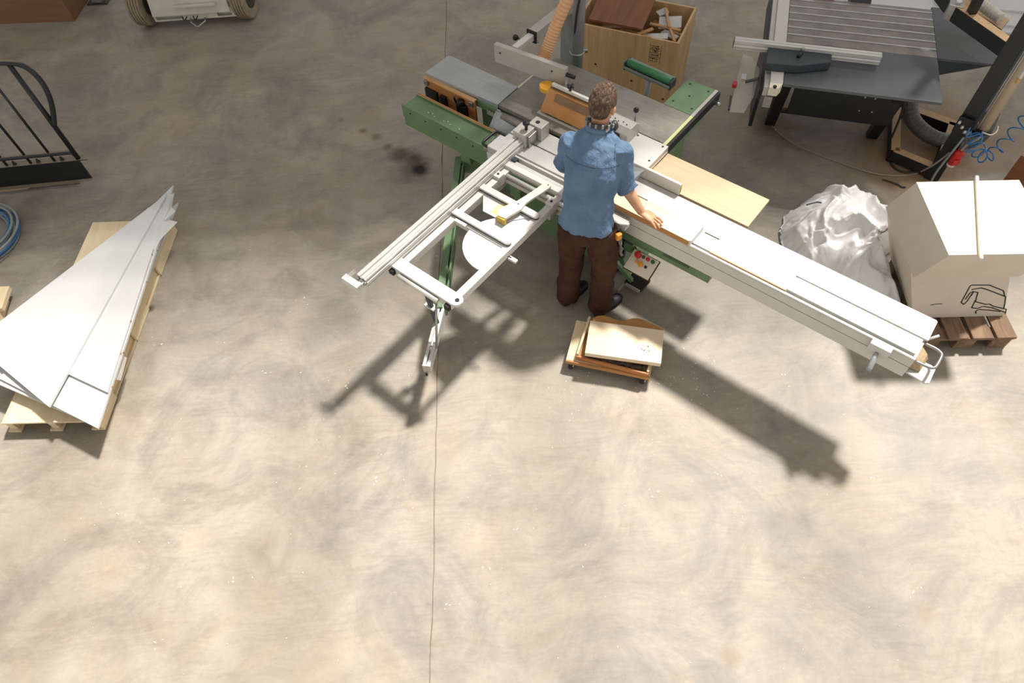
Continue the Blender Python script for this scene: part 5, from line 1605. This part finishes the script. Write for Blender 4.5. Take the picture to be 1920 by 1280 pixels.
def build_person():
    OX = Vector((0.60, 3.15, 0))
    t = thing('person', 'man in blue work shirt and brown trousers bending over the saw, seen from behind', 'person', OX)
    W = lambda x, y, z: Vector((x, y, z)) - OX
    r = Vector((0.93, -0.37, 0)).normalized()
    f = Vector((0.37, 0.93, 0)).normalized()
    up = Vector((0, 0, 1))

    def sec(x, y, z, hw, hd, tilt=0.0):
        ff = (f * math.cos(tilt) - up * math.sin(tilt))
        return (W(x, y, z), r * hw, ff * hd)

    torso = [sec(.552, 3.125, .915, .188, .150), sec(.553, 3.13, .99, .178, .140), sec(.560, 3.155, 1.10, .165, .126), sec(.580, 3.205, 1.25, .172, .130, .25),
             sec(.598, 3.25, 1.36, .180, .124, .3), sec(.611, 3.285, 1.435, .172, .105, .3), sec(.620, 3.31, 1.485, .125, .085, .3), sec(.626, 3.325, 1.52, .072, .07, .3)]
    shR, shL = W(.755, 3.215, 1.425), W(.460, 3.330, 1.425)
    elR, wrR = W(.785, 3.205, 1.165), W(.905, 3.105, .992)
    elL, wrL = W(.425, 3.425, 1.17), W(.60, 3.60, .99)
    hipR, kneeR, ankR = W(.64, 3.09, .92), W(.690, 3.085, .48), W(.685, 3.055, .07)
    hipL, kneeL, ankL = W(.470, 3.155, .92), W(.475, 3.205, .48), W(.455, 3.18, .07)
    hc = W(.650, 3.385, 1.640)
    fc = Vector((0.55, 0.80, -0.25)).normalized()          # where the face looks
    hr = fc.cross(up).normalized()                            # his right
    hu = hr.cross(fc).normalized()
    HR = Matrix((hr, fc, hu)).transposed()

    # ---- body: one continuous surface
    b = MB()
    b.loft([(c, ax * 0.80, ay * 0.78) for c, ax, ay in torso[1:]], 20)
    b.tube([W(.622, 3.315, 1.47), W(.634, 3.342, 1.56), hc - hu * 0.06], [.062, .054, .056], 16)
    b.ball(hc + hu * 0.012 - fc * 0.008, .074, .094, .104, 20, HR)
    b.ball(hc - hu * 0.055 + fc * 0.028, .056, .066, .066, 16, HR)
    b.ball(hc - hu * 0.095 + fc * 0.062, .026, .024, .020, 12, HR)                 # chin
    b.tube([hc + fc * 0.09 + hu * 0.005, hc + fc * 0.108 - hu * 0.03, hc + fc * 0.094 - hu * 0.04], [.009, .014, .012], 10)  # nose
    for s in (-1, 1):
        b.ball(hc + hr * s * 0.028 + fc * 0.078 - hu * 0.002, .014, .012, .010, 10, HR)   # eyes
        b.ball(hc + hr * s * 0.077 - fc * 0.008 - hu * 0.018, .010, .019, .031, 12, HR)   # ears
    b.ball(hc + fc * 0.086 - hu * 0.066, .022, .010, .007, 10, HR)                 # lips
    b.tube([shR, (shR + elR) / 2 + r * 0.004, elR, elR + (wrR - elR) * 0.25, elR + (wrR - elR) * 0.7, wrR], [.044, .039, .038, .041, .033, .027], 16)
    b.tube([shL, (shL + elL) / 2, elL, elL + (wrL - elL) * 0.25, elL + (wrL - elL) * 0.7, wrL], [.044, .039, .038, .041, .033, .027], 16)
    for h, k, a in ((hipR, kneeR, ankR), (hipL, kneeL, ankL)):
        b.tube([h, h + (k - h) * 0.5, k, k + (a - k) * 0.35, a], [.082, .07, .052, .052, .036], 16)
    b.loft([sec(.555, 3.125, .82, .13, .10), sec(.555, 3.125, .98, .145, .105)], 18)

    def hand(wr, d, n, thumb, curl):
        """palm from the wrist along d, back of the hand towards n, thumb on the side 'thumb'"""
        d, n = Vector(d).normalized(), Vector(n)
        n = (n - d * n.dot(d)).normalized()
        s = d.cross(n) * thumb
        P = lambda a, b_, c: wr + d * a + s * b_ + n * c
        b.loft([(P(-0.02, 0, 0), s * .026, n * .021), (P(0.02, 0.0, 0), s * .034, n * .017), (P(0.06, 0.0, 0), s * .041, n * .0155), (P(0.088, -0.002, -0.002), s * .039, n * .012)], 16)
        for k, (off, ln, spread) in enumerate(((.032, .078, .24), (.011, .086, .07), (-.011, .080, -.09), (-.031, .064, -.30))):
            dd = (d + s * spread).normalized()
            p = P(.082, off, 0)
            a1, a2, a3 = curl * 0.5, curl, curl * 1.4
            seg = [p - dd * .01]
            cur = p
            seg.append(cur)
            for ang, q in ((a1, .42), (a2, .32), (a3, .26)):
                cur = cur + (dd * math.cos(ang) - n * math.sin(ang)) * ln * q
                seg.append(cur)
            b.tube(seg, [.0098, .0094, .0084, .0076, .0060], 12)
        p = P(.018, .026, -.004)
        b.tube([p, P(.042, .050, -.012), P(.068, .060, -.020), P(.088, .062, -.026)], [.014, .0125, .0105, .0085], 12)

    hand(wrR, Vector((.85, -.60, -.22)), up + Vector((0.1, 0.1, 0)), -1, 0.42)
    hand(wrL, Vector((.75, .62, -.15)), up, 1, 0.4)
    body = obj('body', b, 'skin', t, 0, True)
    remesh(body, 0.0036, 2)

    # ---- shirt
    s = MB()
    s.loft(torso, 28)
    for sh, el, wr in ((shR, elR, wrR), (shL, elL, wrL)):
        cuff = el + (wr - el) * 0.20
        s.tube([sh - (el - sh) * 0.12, sh, sh + (el - sh) * 0.5, el, cuff], [.058, .070, .064, .060, .060], 20)
    shirt = obj('shirt', s, 'denim_shirt', t, 0, True)
    remesh(shirt, 0.0095, 7, ((0.16, 0.048, 'CLOUDS'), (0.06, 0.020, 'CLOUDS')))
    for el, wr in ((elR, wrR), (elL, wrL)):
        d = (wr - el).normalized()
        c = MB().tube([el + d * 0.005, el + d * 0.02, el + d * 0.055, el + d * 0.062], [.060, .066, .067, .061], 22)
        o = obj('rolled_cuff', c, 'denim_shirt', shirt, 0, True)
        remesh(o, 0.007, 3, ((0.05, 0.008, 'CLOUDS'),))
    # collar
    nb = W(.628, 3.328, 1.515)
    ax = (f * math.cos(0.35) - up * math.sin(0.35))
    un = r.cross(ax).normalized()
    m = MB()
    n_ = 30
    rings = []
    for k in range(n_ + 1):
        a = R_(115 + 310 * k / n_)
        d = r * math.cos(a) + ax * math.sin(a)
        d = r * math.sin(R_(180 + 25) - a) + ax * math.cos(R_(180 + 25) - a)
        rings.append([m.bm.verts.new(nb + d * q + un * h) for q, h in ((.074, -.02), (.068, .028), (.071, .031), (.088, -.012))])
    for A, B in zip(rings, rings[1:]):
        for k in range(3):
            m.bm.faces.new((A[k], A[k + 1], B[k + 1], B[k]))
    col_ = obj('collar', m, 'denim_shirt', shirt, 0, True)
    sd = col_.modifiers.new('t', 'SOLIDIFY')
    sd.thickness = 0.004
    # yoke seam and shoulder seam, laid on the shirt
    for pts in ([W(.6, 3.25, 1.375) + r * (0.172 * q) - f * (0.13 * math.sqrt(max(0.02, 1 - q * q))) + up * (0.012 - 0.02 * q * q) for q in [-0.95 + 1.9 * i / 24 for i in range(25)]],
                [shR + (elR - shR) * 0.06 - r * 0.03 + (f * math.cos(a) + up * math.sin(a)) * 0.075 for a in [R_(100 + 150 * i / 14) for i in range(15)]]):
        sm = obj('seam', MB().tube(pts, 0.0016, 6), 'shirt_seam', shirt, 0, True)
        w = sm.modifiers.new('wrap', 'SHRINKWRAP')
        w.target = shirt
        w.wrap_method = 'NEAREST_SURFACEPOINT'
        w.wrap_mode = 'ABOVE_SURFACE'
        w.offset = 0.0012

    # ---- trousers
    p = MB()
    p.loft([sec(.555, 3.125, .80, .150, .120), sec(.555, 3.125, .88, .160, .120), sec(.553, 3.127, .955, .130, .095)], 24)
    for h, k, a in ((hipR, kneeR, ankR), (hipL, kneeL, ankL)):
        p.tube([h - up * 0.02, h + (k - h) * 0.35, k + up * 0.06, k - up * 0.08, k + (a - k) * 0.6, a + up * 0.03, a - up * 0.015], [.108, .102, .094, .090, .086, .086, .088], 20)
    tr = obj('trousers', p, 'brown_trousers', t, 0, True)
    remesh(tr, 0.0095, 6, ((0.13, 0.034, 'CLOUDS'), (0.05, 0.012, 'CLOUDS')))
    # thigh pocket with a pencil, belt tools at the hip
    pk = W(.735, 3.035, .66)
    m = MB().box(-0.055, 0.055, -0.012, 0.012, -0.085, 0.085, Matrix.Translation(pk) @ Matrix.Rotation(R_(38), 4, 'Z'))
    po = obj('thigh_pocket', m, 'brown_trousers', tr, 0.006)
    obj('pencil', MB().bar(pk + Vector((-0.03, -0.02, 0.06)), pk + Vector((-0.035, -0.022, 0.115)), 0.012, 0.008, Vector((0, 1, 0))), 'chip_white', tr, 0.001)
    m = MB()
    rows = []
    base = W(.765, 3.085, .885)
    for i in range(10):
        z = -0.026 * i
        rows.append([m.bm.verts.new(base + Vector((0.012 * math.sin(i * 1.3 + k * 2.1) + 0.004 * i, -0.02 + 0.05 * (k / 4 - 0.5) * (0.5 + i / 9) + 0.008 * math.sin(i + k * 3), z))) for k in range(5)])
    for A, B in zip(rows, rows[1:]):
        for k in range(4):
            m.bm.faces.new((A[k], A[k + 1], B[k + 1], B[k]))
    rg = obj('hip_rag', m, 'rag', tr, 0, True)
    rg.modifiers.new('t', 'SOLIDIFY').thickness = 0.008
    obj('tape_measure', MB().box(-0.02, 0.02, -0.015, 0.015, -0.025, 0.025, Matrix.Translation(W(.755, 3.03, .86)) @ Matrix.Rotation(R_(30), 4, 'Z')), 'orange_plastic', tr, 0.005)

    # ---- shoes
    for heel, d in ((W(.415, 3.135, 0), Vector((.72, .69, 0))), (W(.645, 3.005, 0), Vector((.80, .60, 0)))):
        d = d.normalized()
        sd_ = Vector((d.y, -d.x, 0))
        m = MB()
        m.loft([(heel + d * q + up * z, sd_ * w, up * h) for q, w, h, z in ((0, .02, .02, .04), (.012, .034, .038, .05), (.07, .037, .045, .055), (.13, .040, .04, .048), (.19, .046, .03, .038), (.245, .042, .025, .033), (.275, .028, .018, .028), (.284, .01, .008, .024))], 20)
        m.tube([heel + d * .065 + up * .06, heel + d * .055 + up * .125], [.045, .043], 16)
        so = obj('shoe', m, 'shoe_leather', t, 0, True)
        remesh(so, 0.006, 4)
        poly = [heel + d * q + sd_ * w for q, w in ((.0, .018), (.03, .034), (.12, .038), (.19, .046), (.25, .04), (.283, .012), (.283, -.012), (.25, -.04), (.19, -.046), (.12, -.038), (.03, -.034), (.0, -.018))]
        obj('sole', MB().prism([(q.x, q.y) for q in poly], 0.0, 0.018), 'rubber_dark', so, 0.003)

    # ---- hair: short, tousled, open at the face
    h = MB()
    bmesh.ops.create_icosphere(h.bm, subdivisions=6, radius=1.0)
    for v in h.bm.verts:
        q = v.co.normalized()                       # x right, y face, z up
        tuft = 0.55 * noise.noise(Vector((q.x * 9, q.y * 9, q.z * 5))) + 0.45 * abs(noise.noise(Vector((q.x * 19, q.y * 19, q.z * 8 + 3))))
        k = 1.075 + 0.10 * tuft * max(0.25, q.z + 0.4) + 0.05 * max(0, q.z)
        lim = -0.55 - 0.25 * max(0, -q.y)
        if q.z < lim:
            k = 0.86
        if q.y > 0.25 and q.z < 0.35 + 0.5 * (q.y - 0.25):
            k = 0.80
        if abs(q.x) > 0.72 and q.z < -0.05 and q.y > -0.35:
            k = 0.86
        v.co = hc + hu * 0.012 - fc * 0.008 + HR @ Vector((q.x * .0755 * k, q.y * .096 * k, q.z * .106 * k))
    ho = obj('hair', h, 'hair', t, 0, True)
    s_ = ho.modifiers.new('smooth', 'SMOOTH')
    s_.factor = 0.4
    s_.iterations = 2

    # ---- ear defenders worn round the neck
    nc = W(.632, 3.338, 1.545)
    pts = [nc + (r * math.cos(a) * .082 + ax * math.sin(a) * .080) for a in [R_(168 + 204 * i / 24) for i in range(25)]]
    m = MB()
    for a, b_ in zip(pts, pts[1:]):
        m.bar(a, b_ + (b_ - a) * 0.1, 0.012, 0.026, un)
    eb = obj('ear_defenders', m, 'earmuff_grey', t, 0.003)
    for k in range(2, 22, 3):
        q0, q1 = pts[k], pts[k + 1]
        obj('band_pad', MB().bar(q0 + (q0 - nc) * 0.10, q1 + (q1 - nc) * 0.10, 0.010, 0.024, un), 'band_grey', eb, 0.003)
    for q in (pts[0], pts[-1]):
        obj('ear_cup', MB().ball(q + ax * 0.05 - un * 0.03, .024, .034, .036, 16), 'earmuff_grey', eb, 0, True)


plain('shirt_seam', (58, 80, 108), 0.9, var=0.05)
plain('band_grey', (150, 152, 152), 0.4, var=0.15)
build_person()

# ------------------------------------------------------------------ loose chips on the floor
def build_chips():
    mb = MB()
    rn = random.Random(21)
    spots = [(1345, 882), (1228, 930), (1632, 893), (1716, 1110), (845, 1139), (704, 900), (430, 1085), (656, 722), (916, 1063), (220, 960), (288, 640), (1560, 620), (980, 1000), (300, 1210), (1470, 700), (560, 560), (500, 700), (880, 530)]
    for k in range(420):
        if k < 60:
            px_, py_ = spots[k % len(spots)]
            p = at(px_ + rn.gauss(0, 9), py_ + rn.gauss(0, 7))
            s = rn.uniform(0.002, 0.0065)
        elif k < 270:
            p = saw_pt(rn.uniform(0.5, 1.6), rn.gauss(-0.75, 0.3), 0)
            s = rn.uniform(0.0015, 0.004)
        else:
            p = at(rn.uniform(100, 1850), rn.uniform(380, 1270))
            s = rn.uniform(0.0015, 0.0042)
        if p.x > 2.2 and p.y > 2.3 or (abs(p.x - 0.62) < 0.32 and abs(p.y - 3.15) < 0.28):
            continue
        a = rn.uniform(0, 6.28)
        pts = []
        for i in range(4):
            r = s * rn.uniform(0.5, 1.3) * (1.8 if i % 2 else 0.8)
            pts.append((p.x + r * math.cos(a + i * 1.57), p.y + r * math.sin(a + i * 1.57)))
        mb.prism(pts, 0.0004, 0.0022)
    o = obj('wood_chips', mb, 'chip_white')
    tag(o, 'small pale wood chips scattered over the concrete floor', 'wood chips', kind='stuff')


build_chips()
